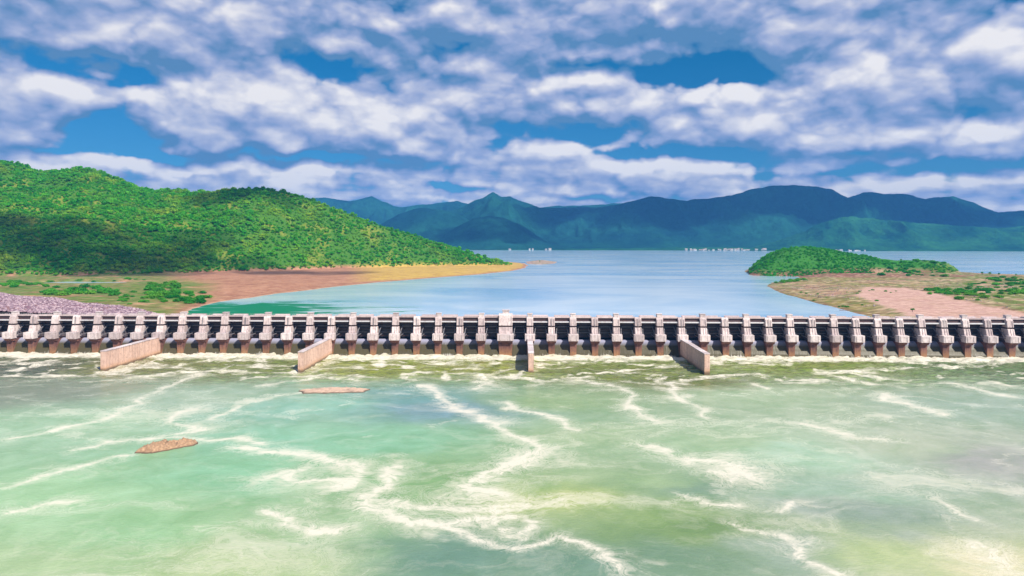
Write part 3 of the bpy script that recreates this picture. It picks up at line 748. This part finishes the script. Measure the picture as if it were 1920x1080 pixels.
for i in range(-NB, NB):
    wa = 5.1 if i == 0 else W; wb = 5.1 if i + 1 == 0 else W
    c, o = bay(pier_u(i), pier_u(i + 1), wa, wb)
    hb = (pier_u(i + 1) - wb - pier_u(i) - wa) / 2
    dk = link('deck_span', o['deck'], None, dam); dk.location = (c, 0, 0)
    link('parapet', o['parapet'], None, dk); link('parapet', o['parapet_b'], None, dk); link('girder', o['girder'], None, dk); link('railing', o['rail'], None, dk)
    bmn = link('service_beam', o['beam'], None, dam); bmn.location = (c, 0, 0)
    cr = link('spillway_crest', o['crest'], None, dam); cr.location = (c, 0, 0)
    gpos = MD @ Vector((c, 0, 0))
    ge = empty('radial_gate', gpos, YAW)
    k = i if i >= 0 else -i - 1
    side = "towards the gravel causeway" if i >= 0 else "towards the forested hill"
    tag(ge, f"dark steel radial gate, {ords[k]} bay from the wide central pier {side}", 'gate', GATES)
    lift = random.choice([0, 0, .02, .035])
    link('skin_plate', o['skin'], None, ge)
    for q_ in o['gird']: link('girder', q_, None, ge)
    for q_ in o['arm']: link('arm', q_, None, ge)
    link('arm_brace', o['brace'], None, ge); link('trunnion_pin', o['pin'], None, ge)
    # water sliding over the crest under this gate: a thin uneven sheet, thinning out in the bays under less open gates
    op = np.clip(1.0 - abs(i + .5 - (-1)) / 30, .25, 1) * random.uniform(.75, 1.1)
    nu = 13
    prof = [(13.2, 10.62), (12.2, 10.82), (11, 10.75), (9.5, 10.2), (8.0, 8.95), (6.5, 7.1), (5.1, 4.6), (3.9, 2.0), (2.6, .2), (1.2, -.6)]
    b0 = len(nappe_v)
    for r_, (pv, pz) in enumerate(prof):
        for u_ in range(nu):
            uu = c - hb + 2 * hb * u_ / (nu - 1)
            th = .12 + .25 * op * random.random() * (r_ / 9)
            nappe_v.append(MD @ Vector((uu, pv - th * .8, pz + th * .4)))
    for r_ in range(len(prof) - 1):
        for u_ in range(nu - 1):
            a_ = b0 + r_ * nu + u_
            nappe_f.append((a_, a_ + 1, a_ + nu + 1, a_ + nu))
me = bpy.data.meshes.new('spilling_water'); me.from_pydata([tuple(v) for v in nappe_v], [], nappe_f)
me.polygons.foreach_set('use_smooth', np.ones(len(me.polygons), bool))
m, t, b = new_mat('spilling_water')
geo = t.node('ShaderNodeNewGeometry'); P = geo.outputs['Position']
sp = t.node('ShaderNodeSeparateXYZ'); t.l.new(P, sp.inputs[0])
s1 = t.noise(t.vmath('MULTIPLY', P, (1.1, .12, .10)).outputs[0], 1.0, 5, .65)
wz = t.maprange(sp.outputs[2], 0.0, 9.0, .62, .30)
bayn = t.noise(t.vmath('MULTIPLY', P, (.05, 0, 0)).outputs[0], 1.0, 2, .5)
thr = t.math('ADD', t.maprange(sp.outputs[2], 0.0, 2.4, .46, .70), t.maprange(bayn, .35, .65, .16, -.05))
white = t.maprange(t.math('SUBTRACT', s1, thr), -.04, .26, 0, .85)
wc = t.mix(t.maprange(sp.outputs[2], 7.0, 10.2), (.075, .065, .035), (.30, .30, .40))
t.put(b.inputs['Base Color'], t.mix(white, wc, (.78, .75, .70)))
t.put(b.inputs['Roughness'], t.maprange(white, 0, 1, .35, .8)); b.inputs['IOR'].default_value = 1.33; b.inputs['Specular IOR Level'].default_value = .25
bump(t, b, s1, .5, .3)
me.materials.append(m)
tag(link('spilling_water', me), 'thin sheets of water sliding down the spillway under the gates', 'water', kind='stuff')

# abutments that carry the dam on past the last piers
for s, nm in ((-1, 'embankment'), (1, 'embankment')):
    u = pier_u(s * NB) + s * 2.6
    mb = MB().prism([(-22, -6), (-20, 0), (6, 26), (9, 29), (20, 29), (34, 20), (40, -6)], 0, 2600)
    me = mb.mesh('embankment', None)
    o = link('embankment', me); o.matrix_world = MD @ Matrix.Translation((u if s > 0 else u - 2600, 0, 0))
    m, t, b = new_mat('embankment_stone')
    geo = t.node('ShaderNodeNewGeometry')
    t.put(b.inputs['Base Color'], t.ramp(t.noise(geo.outputs['Position'], .6, 6, .7), [(.3, (.22, .16, .15)), (.7, (.46, .36, .35))])); b.inputs['Roughness'].default_value = .95
    me.materials.append(m)
    tag(o, kind='structure')

# =================================================================== DIVIDE WALLS
def divide_wall(i, label, length=68.5, top=13.0, seedw=0):
    root = empty('divide_wall', MD @ Vector((pier_u(i), 2.2, 0)), YAW)
    tag(root, label, 'wall', 'divide walls standing in the tail water')
    rr = random.Random(seedw)
    n = 9; L = length / n; th = 1.75
    core = MB().box(-th + .35, th - .35, -length + .4, 0, -3, top - .45).mesh('core', M_joint)
    link('core', core, None, root)
    pm = MB().box(-th, th, -L + .17, -.17, -3.5, top - .42).mesh('wall_panel', M_wall, .06)
    cm = MB().box(-th - .22, th + .22, -L + .05, -.05, top - .40, top + .18).mesh('coping', M_cap, .05)
    for k in range(n):
        p_ = link('wall_panel', pm, None, root); p_.location = (rr.uniform(-.05, .05), -k * L, rr.uniform(-.05, .05))
        q_ = link('coping', cm, None, p_)
    return root
divide_wall(-16, 'long divide wall with dark vertical drip stains, farthest of the four towards the forested hill', seedw=1)
divide_wall(-8, 'divide wall reaching out beside the flat pinkish sandbar below the dam', seedw=2)
divide_wall(1, 'divide wall standing beside the wide central pier', seedw=3)
divide_wall(8, 'divide wall standing farthest towards the pink gravel causeway', seedw=4)

# =================================================================== SANDBARS in the tail water
def sandbar(pxs, label, hgt, col1, col2, seed):
    pts = [place(a, b_, 0) for a, b_ in pxs]
    cx = sum(p[0] for p in pts) / len(pts); cy = sum(p[1] for p in pts) / len(pts)
    x0, x1 = min(p[0] for p in pts) - 3, max(p[0] for p in pts) + 3; y0, y1 = min(p[1] for p in pts) - 3, max(p[1] for p in pts) + 3
    X_, Y_ = np.meshgrid(np.linspace(x0, x1, 90), np.linspace(y0, y1, 60))
    s_ = sdf(X_, Y_, pts) + (fbm(X_ / 3, Y_ / 3, 4, seed) - .5) * 2.4
    Z_ = np.where(s_ > 0, hgt * (1 - np.exp(-s_ / 1.6)) * (.25 + 1.3 * ridged(X_ / 3.5, Y_ / 2.2, 4, seed + 3)), np.maximum(s_ * .5, -1.5)) + .08
    m_, t_, b_ = new_mat('wet_sand_rock')
    g_ = t_.node('ShaderNodeNewGeometry')
    dry = t_.ramp(t_.noise(g_.outputs['Position'], 1.1, 7, .7), [(.3, col1), (.7, col2)])
    sz = t_.node('ShaderNodeSeparateXYZ'); t_.l.new(g_.outputs['Position'], sz.inputs[0])
    t_.put(b_.inputs['Base Color'], t_.mix(t_.maprange(sz.outputs[2], .15, .65), (.10, .065, .04), dry))
    b_.inputs['Roughness'].default_value = .9
    bump(t_, b_, t_.noise(g_.outputs['Position'], 2.5, 6, .7), .8, .4)
    me_ = grid_mesh('sandbar', X_ - cx, Y_ - cy, Z_, True)
    o_ = link('sandbar', me_, m_); o_.location = (cx, cy, 0)
    return tag(o_, label, 'sandbar')
sandbar([(252, 850), (275, 837), (310, 830), (372, 828), (366, 836), (330, 842), (285, 851)], 'small rough brown rock bar surrounded by pale green water', 2.2, (.20, .11, .06), (.52, .33, .20), 5)
sandbar([(562, 733), (600, 728), (650, 727), (695, 730), (680, 736), (610, 738), (570, 738)], 'low flat pinkish sandbar off the end of a divide wall', 1.0, (.42, .28, .19), (.60, .42, .32), 6)

# =================================================================== VEGETATION
def leaf_crown(name, n, rx, rz, leaf, seed, base=.0, lobes=5):
    """crown of many small leaf clumps spread through several lobes"""
    r_ = np.random.default_rng(seed)
    cen = []
    for k in range(lobes):
        a = r_.uniform(0, 6.28); q_ = r_.uniform(.15, .55)
        cen.append((math.cos(a) * q_ * rx, math.sin(a) * q_ * rx, base + rz * r_.uniform(.75, 1.25), r_.uniform(.45, .68)))
    cen.append((0, 0, base + rz, .75))
    vs, fs = [], []
    for k in range(n):
        cx, cy, cz, s_ = cen[r_.integers(len(cen))]
        d = r_.normal(size=3); d /= np.linalg.norm(d)
        if d[2] < -.6: d[2] *= -.6
        rad = s_ * r_.uniform(.72, 1.05)
        p = np.array([cx + d[0] * rx * rad, cy + d[1] * rx * rad, cz + d[2] * rz * rad])
        nrm = d * .8 + r_.normal(size=3) * .55; nrm /= np.linalg.norm(nrm)
        u = np.cross(nrm, r_.normal(size=3)); u /= np.linalg.norm(u); w = np.cross(nrm, u)
        l = leaf * r_.uniform(.6, 1.3)
        b0 = len(vs)
        vs += [tuple(p + u * l), tuple(p + w * l * .7 + nrm * .12 * l), tuple(p - u * l), tuple(p - w * l * .7 + nrm * .12 * l)]
        fs.append((b0, b0 + 1, b0 + 2, b0 + 3))
    me_ = bpy.data.meshes.new(name); me_.from_pydata(vs, [], fs)
    return me_
def leaf_mat(name, c1, c2, c3, rnd=True):
    m_, t_, b_ = new_mat(name)
    g_ = t_.node('ShaderNodeNewGeometry'); P_ = g_.outputs['Position']
    oi = t_.node('ShaderNodeObjectInfo')
    stand = t_.noise(P_, .02, 4, .6)
    patch = t_.noise(P_, .0065, 6, .65, .6)
    c_ = t_.mix(oi.outputs['Random'], c1, c2)
    c_ = t_.mix(t_.maprange(patch, .50, .66, 0, .9), c_, c3)
    c_ = t_.mix(t_.maprange(stand, .40, .62, .0, .75), c_, t_.mix(1.0, c_, (.50, .66, .60), 'MULTIPLY'))
    fine = t_.noise(P_, .5, 3, .6)
    c_ = t_.mix(t_.maprange(fine, .3, .7, .0, .3), c_, t_.mix(1.0, c_, (.5, .6, .5), 'MULTIPLY'))
    t_.put(b_.inputs['Base Color'], c_); b_.inputs['Roughness'].default_value = .7; b_.inputs['Specular IOR Level'].default_value = .12
    tr_ = t_.node('ShaderNodeBsdfTranslucent'); t_.put(tr_.inputs[0], c_)
    mx = t_.node('ShaderNodeMixShader'); mx.inputs[0].default_value = .36
    t_.l.new(b_.outputs[0], mx.inputs[1]); t_.l.new(tr_.outputs[0], mx.inputs[2])
    t_.l.new(mx.outputs[0], t_.n['Material Output'].inputs[0])
    return m_
M_leaf = leaf_mat('hill_leaves', (.040, .38, .024), (.17, .56, .03), (.50, .62, .05))
M_bush = leaf_mat('bush_leaves', (.026, .28, .035), (.13, .46, .04), (.24, .46, .05))
M_dark = leaf_mat('knob_leaves', (.024, .32, .035), (.12, .52, .04), (.28, .56, .05))
M_bark = metal('bark', (.10, .07, .05), (.16, .12, .09), .9)

def variants(prefix, mat, n, k, leaf, rx=4.4, rz=3.4):
    coll = bpy.data.collections.new(prefix)
    for i in range(k):
        me_ = leaf_crown(prefix, n, rx * random.uniform(.85, 1.15), rz * random.uniform(.8, 1.25), leaf, 100 + i, .2)
        me_.materials.append(mat)
        o_ = bpy.data.objects.new(prefix, me_); coll.objects.link(o_)
    return coll
def scatter(name, pts, scale, coll, label, cat):
    """one mass of trees: a point per tree, crowns placed on the points"""
    me_ = bpy.data.meshes.new(name); me_.vertices.add(len(pts)); me_.vertices.foreach_set('co', np.asarray(pts, np.float32).ravel())
    a_ = me_.attributes.new('size', 'FLOAT', 'POINT'); a_.data.foreach_set('value', np.asarray(scale, np.float32))
    o_ = link(name, me_)
    ng = bpy.data.node_groups.new(name, 'GeometryNodeTree')
    ng.interface.new_socket('Geometry', in_out='INPUT', socket_type='NodeSocketGeometry'); ng.interface.new_socket('Geometry', in_out='OUTPUT', socket_type='NodeSocketGeometry')
    N_, L_ = ng.nodes, ng.links
    i_ = N_.new('NodeGroupInput'); ou = N_.new('NodeGroupOutput'); mp = N_.new('GeometryNodeMeshToPoints'); ip = N_.new('GeometryNodeInstanceOnPoints')
    ci = N_.new('GeometryNodeCollectionInfo'); ci.inputs[0].default_value = coll; ci.inputs[1].default_value = True; ci.inputs[2].default_value = True
    na = N_.new('GeometryNodeInputNamedAttribute'); na.data_type = 'FLOAT'; na.inputs[0].default_value = 'size'
    rv = N_.new('FunctionNodeRandomValue'); rv.data_type = 'FLOAT_VECTOR'; rv.inputs[0].default_value = (0, 0, 0); rv.inputs[1].default_value = (.15, .15, 6.28)
    L_.new(i_.outputs[0], mp.inputs[0]); L_.new(mp.outputs[0], ip.inputs['Points']); L_.new(ci.outputs[0], ip.inputs['Instance'])
    ip.inputs['Pick Instance'].default_value = True
    L_.new(na.outputs['Attribute'], ip.inputs['Scale']); L_.new(rv.outputs['Value'], ip.inputs['Rotation']); L_.new(ip.outputs[0], ou.inputs[0])
    md = o_.modifiers.new('scatter', 'NODES'); md.node_group = ng
    return tag(o_, label, cat, kind='stuff')
cv = variants('hill_tree_crown', M_leaf, 110, 8, .95, 4.0, 3.0)
# hillside forest: even jittered spacing over the slopes that face the lake
gx_, gy_ = np.meshgrid(np.arange(-1500, 60, 5.0), np.arange(1180, 2000, 6.0))
gx_ = (gx_ + rng.uniform(-3.6, 3.6, gx_.shape)).ravel(); gy_ = (gy_ + rng.uniform(-4.2, 4.2, gy_.shape)).ravel()
z_, A_ = terrain(gx_, gy_)
keep = (A_['hill'] > 1.0) & (A_['px'] < 995) & (A_['tt'] < 1.12) & (A_['px'] > -330) & (rng.random(len(gx_)) < .6 + .6 * sstep(.34, .52, fbm(gx_ / 26, gy_ / 40, 4, 301)))
gx_, gy_, z_ = gx_[keep], gy_[keep], z_[keep]
sc_ = rng.lognormal(-.34, .46, len(gx_)).clip(.3, 1.9) * (.75 + .5 * fbm(gx_ / 70, gy_ / 70, 3, 303))
scatter('forest', np.stack([gx_, gy_, z_ - .8], -1), sc_, cv, 'dense green forest covering the long hill beside the lake', 'forest')
print('forest trees', len(gx_))
cvd = variants('knob_tree_crown', M_dark, 120, 5, .9)
gx_ = rng.uniform(480, 1020, 12000); gy_ = rng.uniform(1290, 1560, 12000)
z_, A_ = terrain(gx_, gy_)
keep = (A_['kn'] > 2.0) & (rng.random(len(gx_)) < .3 + .7 * (fbm(gx_ / 20, gy_ / 20, 3, 305) > .42)) & ((A_['px'] < 1640) | (fbm(gx_ / 35, gy_ / 35, 3, 307) > .5))
scatter('thicket', np.stack([gx_[keep], gy_[keep], z_[keep] - 1.4], -1), rng.lognormal(-.85, .35, keep.sum()).clip(.2, .95), cvd, 'dark green thicket covering the rounded knoll on the peninsula', 'thicket')

# single bushes and trees that can be told apart
def bush_proto(seed, size):
    me_ = leaf_crown('crown', 460, 4.2, 2.7, .55, seed, -1.3, 8); me_.materials.append(M_bush)
    st = MB()
    rr = random.Random(seed)
    for k in range(5):
        a = rr.uniform(0, 6.28); st.bar((0, 0, -.6), (math.cos(a) * 1.6, math.sin(a) * 1.6, 2.4), .22)
    return me_, st.mesh('stem', M_bark)
BP = [bush_proto(300 + i, 1) for i in range(5)]
def tree_proto(seed):
    me_ = leaf_crown('crown', 420, 3.4, 3.0, .5, seed, 3.0, 6); me_.materials.append(M_bush)
    st = MB(); rr = random.Random(seed)
    st.bar((0, 0, -.6), (.1, 0, 3.0), .5).bar((.1, 0, 2.9), (0, .2, 5.6), .32)
    for k in range(5):
        a = rr.uniform(0, 6.28); st.bar((.05, 0, 2.6 + k * .35), (math.cos(a) * 2, math.sin(a) * 2, 4.6 + k * .4), .2)
    return me_, st.mesh('trunk', M_bark)
TP = [tree_proto(400 + i) for i in range(3)]
def plant(kind, x, y, s_, label, cat, group):
    z0, _ = terrain(np.array([x]), np.array([y]))
    if z0[0] < ZR + .1: return None
    e_ = empty(kind, (x, y, float(z0[0])), random.uniform(0, 6.28)); e_.scale = (s_ * random.uniform(.85, 1.3), s_ * random.uniform(.85, 1.3), s_ * random.uniform(.6, .95) * (1.3 if kind == 'tree' else 1.0))
    me_, st = random.choice(TP if kind == 'tree' else BP)
    link('crown', me_, None, e_); link('trunk' if kind == 'tree' else 'stem', st, None, e_)
    return tag(e_, label, cat, group)
def plants(kind, spec, label, cat, group, z=24.5):
    for (px_, py_, s_) in spec:
        x_, y_ = place(px_, py_, z); plant(kind, x_, y_, s_, label, cat, group)
rb = random.Random(5)
def cluster(n, pxa, pxb, pya, pyb, sa, sb):
    return [(rb.uniform(pxa, pxb), rb.uniform(pya, pyb), rb.uniform(sa, sb)) for _ in range(n)]
plants('bush', cluster(34, 280, 332, 532, 560, 1.1, 1.9) + cluster(16, 330, 392, 549, 566, 1.0, 1.6), 'bright green bush in the thick clump beside the brown mud beach', 'bush', 'bushes of the clump beside the mud beach')
plants('bush', cluster(34, 76, 220, 540, 556, 1.0, 1.8), 'green bush growing along the edge of the mauve stone bank', 'bush', 'bushes along the stone bank')
plants('bush', cluster(20, 0, 90, 529, 540, .8, 1.6) + cluster(12, 90, 270, 524, 527, .6, 1.2), 'bush behind the top of the mauve stone bank', 'bush', 'bushes behind the stone bank')
plants('bush', cluster(26, 215, 310, 548, 574, .5, 1.1), 'small olive bush on the sparse ground beside the stone bank', 'bush', 'small bushes beside the stone bank')
plants('bush', cluster(26, 1740, 1830, 546, 556, .6, 1.4) + cluster(20, 1790, 1880, 552, 568, .6, 1.5), 'green bush in the thicket bordering the pink gravel causeway', 'bush', 'bushes bordering the causeway')
plants('bush', cluster(30, 1850, 1945, 524, 536, .9, 1.7) + cluster(44, 1815, 1945, 534, 556, .6, 1.5), 'green bush in the wide scrub beyond the causeway', 'bush', 'bushes of the scrub beyond the causeway')
plants('bush', cluster(26, 1450, 1512, 524, 530, .8, 1.3), 'low green bush on the sandy point of the peninsula', 'bush', 'bushes on the sandy point')
plants('bush', cluster(34, 1650, 1780, 504, 522, .9, 1.7), 'bush on the reddish ground below the knoll', 'bush', 'bushes below the knoll')
plants('bush', cluster(26, 1500, 1690, 545, 588, .3, .6), 'small dry bush on the grassy bank sloping to the lake', 'bush', 'small bushes on the lake bank')
plants('tree', [(1502 + 165, 506, .8), (1690, 508, .8), (1702, 507, .9), (1728, 505, 1.0), (1842, 519, .7), (1856, 519, .6), (1873, 520, .65), (1905, 520, .5)], 'small round-topped tree along the far edge of the peninsula', 'tree', 'trees along the far edge of the peninsula')
plants('tree', [(1711, 587, .45)], 'lone little tree at the edge of the pink gravel causeway', 'tree', None)
plants('tree', [(1012, 492, .7)], 'lone tree on the low rocky islet off the hill', 'tree', None)

# =================================================================== STONES on the pitched bank
def stone_mesh(seed):
    rr = random.Random(seed); bm = bmesh.new(); bmesh.ops.create_icosphere(bm, subdivisions=1, radius=1)
    for v in bm.verts: v.co = Vector((v.co.x * rr.uniform(.7, 1.2), v.co.y * rr.uniform(.7, 1.2), v.co.z * rr.uniform(.5, .8)))
    me_ = bpy.data.meshes.new('stone'); bm.to_mesh(me_); bm.free(); return me_
m, t, b = new_mat('mauve_stone')
oi = t.node('ShaderNodeObjectInfo')
t.put(b.inputs['Base Color'], t.ramp(oi.outputs['Random'], [(0, (.12, .075, .10)), (.4, (.25, .165, .20)), (.75, (.36, .255, .285)), (1, (.48, .36, .37))])); b.inputs['Roughness'].default_value = .9
sc = bpy.data.collections.new('stones')
for i in range(6):
    me_ = stone_mesh(i); me_.materials.append(m); sc.objects.link(bpy.data.objects.new('stone', me_))
gx_ = rng.uniform(-520, -285, 16000); gy_ = rng.uniform(530, 670, 16000)
z_, A_ = terrain(gx_, gy_); keep = A_['sb'] > .5
scatter('rubble', np.stack([gx_[keep], gy_[keep], z_[keep] + .1], -1), rng.uniform(.45, 1.25, keep.sum()), sc, 'mauve stone pitching covering the bank behind the dam', 'rubble')
gx_ = rng.uniform(340, 760, 7000); gy_ = rng.uniform(560, 1100, 7000)
z_, A_ = terrain(gx_, gy_); keep = (A_['sr'] > 1) & (A_['sro'] < -2) & (fbm(gx_ / 30, gy_ / 30, 3, 90) > .52)
scatter('gravel', np.stack([gx_[keep], gy_[keep], z_[keep] + .05], -1), rng.uniform(.25, .9, keep.sum()), sc, 'loose stones scattered over the dry peninsula', 'stones')

# =================================================================== FAR SHORE TOWN
M_white = metal('whitewash', (.50, .49, .47), (.40, .37, .34), .8); M_roof = metal('roof_sheet', (.45, .30, .26), (.55, .50, .48), .7)
def house(x, y, w, d_, h_, label, group, gab):
    e_ = empty('house', (x, y, ZR + 1.0), random.uniform(-.4, .4))
    wall = MB().box(-w / 2, w / 2, -d_ / 2, d_ / 2, -4, h_).mesh('wall', M_white)
    if gab: rf = MB().prism([(-d_ / 2 - .5, h_ + .02), (0, h_ + d_ * .3), (d_ / 2 + .5, h_ + .02)], -w / 2 - .5, w / 2 + .5).mesh('roof', M_roof)
    else: rf = MB().box(-w / 2 - .4, w / 2 + .4, -d_ / 2 - .4, d_ / 2 + .4, h_ + .02, h_ + .9).mesh('roof', M_white)
    link('wall', wall, None, e_); link('roof', rf, None, e_)
    return tag(e_, label, 'house', group)
rh = random.Random(9)
for k in range(46):
    px_ = rh.uniform(1285, 1450); x_, y_ = place(px_, 469.4, ZR); y_ = 5755 + rh.uniform(-30, 60); x_ = (px_ - 960) / F * y_
    house(x_, y_, rh.uniform(9, 30), rh.uniform(8, 14), rh.uniform(5, 16), 'tiny white house in the lakeside town at the foot of the mountains', 'houses of the lakeside town', rh.random() < .4)
for px_ in (993, 999, 1024, 1031, 956):
    y_ = 5730; house((px_ - 960) / F * y_, y_, rh.uniform(10, 26), 10, rh.uniform(6, 16), 'white house standing by the far shore below the dark conical mountain', 'houses below the conical mountain', rh.random() < .4)
for k in range(9):
    px_ = rh.uniform(1565, 1640); y_ = 5560 + rh.uniform(0, 40); house((px_ - 960) / F * y_, y_, rh.uniform(9, 26), 10, rh.uniform(5, 13), 'white house on the far shore below the green foothills', 'houses below the foothills', rh.random() < .4)
me = grid_mesh('far_shore', *np.meshgrid(np.linspace(-1500, 2600, 120), np.linspace(0, 900, 14)), np.zeros((14, 120)))
co = np.zeros(len(me.vertices) * 3, np.float32); me.vertices.foreach_get('co', co); co = co.reshape(-1, 3)
edge = 5690 + 50 * (fbm(co[:, 0] / 160, co[:, 0] * 0, 4, 3) - .5) * 2
co[:, 2] = ZR - 1.5 + np.clip(co[:, 1] * .05, 0, 6); co[:, 1] += edge
me.vertices.foreach_set('co', co.ravel())
tag(link('far_shore', me, FM2), kind='structure')

# floating trash line off the lake bank
fx, fy = place(1592, 582, ZR)
bo = empty('float_boom', (fx, fy, ZR)); tag(bo, 'short line of dark floats on the lake beside the grassy bank', 'boom')
fm = MB()
for k in range(7): 
    o_ = link('float', (fmesh := MB().box(-1.0, 1.0, -.4, .4, -.2, .45).mesh('float', M_girder, .12)) if k == 0 else fmesh, None, bo); o_.location = ((k - 3) * 2.6, .3 * math.sin(k * 2), 0)
link('cable', MB().bar((-8.5, 0, .1), (8.5, 0, .1), .14).mesh('cable', M_girder), None, bo)

# =================================================================== CUMULUS overhead, out of the picture, whose shadows lie on the hill and the mountains
M_cloud, t, b = new_mat('cloud_white'); b.inputs['Base Color'].default_value = (.9, .9, .9, 1); b.inputs['Roughness'].default_value = 1
tp = t.node('ShaderNodeBsdfTransparent'); mx = t.node('ShaderNodeMixShader'); mx.inputs[0].default_value = .70      # thin cumulus lets part of the sun through
t.l.new(b.outputs[0], mx.inputs[1]); t.l.new(tp.outputs[0], mx.inputs[2]); t.l.new(mx.outputs[0], t.n['Material Output'].inputs[0])
def cloud(shade, ground_z, length, depth, alt, ang, seed, label):
    """a lumpy cumulus whose shadow falls round the ground point `shade`"""
    k = (alt - ground_z) / S.z
    c = Vector((shade[0], shade[1], ground_z)) + S * k
    rr = np.random.default_rng(seed); bm = bmesh.new()
    n = int(10 + 16 * length / 900)
    for i in range(n):
        u, w = rr.uniform(-1, 1), rr.uniform(-1, 1)
        r_ = depth * rr.uniform(.30, .58) * (1 - .45 * abs(u))
        m4 = Matrix.Translation((u * length, w * depth * .75 * (1 - .5 * u * u), r_ * .35)) @ Matrix.Diagonal((r_ * 1.15, r_, r_ * .7, 1))
        bmesh.ops.create_icosphere(bm, subdivisions=3, radius=1, matrix=m4)
    co = np.array([v.co[:] for v in bm.verts])
    d = (fbm(co[:, 0] / (depth * .22) + 50, co[:, 1] / (depth * .22) + co[:, 2] / 90, 4, seed) - .5) * depth * .35
    for v, q in zip(bm.verts, d): v.co += v.normal * q; v.co.z = max(v.co.z, -depth * .12)
    me_ = bpy.data.meshes.new('cloud'); bm.to_mesh(me_); bm.free()
    me_.polygons.foreach_set('use_smooth', np.ones(len(me_.polygons), bool)); me_.materials.append(M_cloud)
    o_ = link('cloud', me_); o_.location = c; o_.rotation_euler = (0, 0, ang)
    return tag(o_, label, 'cloud')
cloud((-690, 1330), 70, 430, 190, 2400, -.12, 1, 'long white cumulus whose shadow lies on the foot of the forested hill')
cloud((-640, 1720), 190, 190, 110, 2500, .2, 2, 'small white cumulus shading the saddle of the forested hill')
cloud((1900, 7450), 400, 1900, 800, 3600, .0, 3, 'broad cumulus shading the high mountain range')
cloud((4300, 7450), 400, 1500, 800, 3600, .05, 4, 'broad cumulus shading the end of the mountain range')
cloud((-150, 6300), 200, 620, 420, 3400, .1, 5, 'cumulus shading the dark conical mountain')

# =================================================================== HAZE
hz = MB().box(-12000, 14000, -2600, 10500, -14, 790).mesh('haze')
m = bpy.data.materials.new('haze'); m.use_nodes = True; t = NT(m.node_tree)
for n in list(t.n): t.n.remove(n)
vol = t.node('ShaderNodeVolumePrincipled'); out = t.node('ShaderNodeOutputMaterial')
vol.inputs['Color'].default_value = (.10, .42, 1.0, 1); vol.inputs['Density'].default_value = 6.0e-5; vol.inputs['Anisotropy'].default_value = 0.0
t.l.new(vol.outputs[0], out.inputs['Volume'])
hz.materials.append(m)
tag(link('haze', hz), kind='stuff')
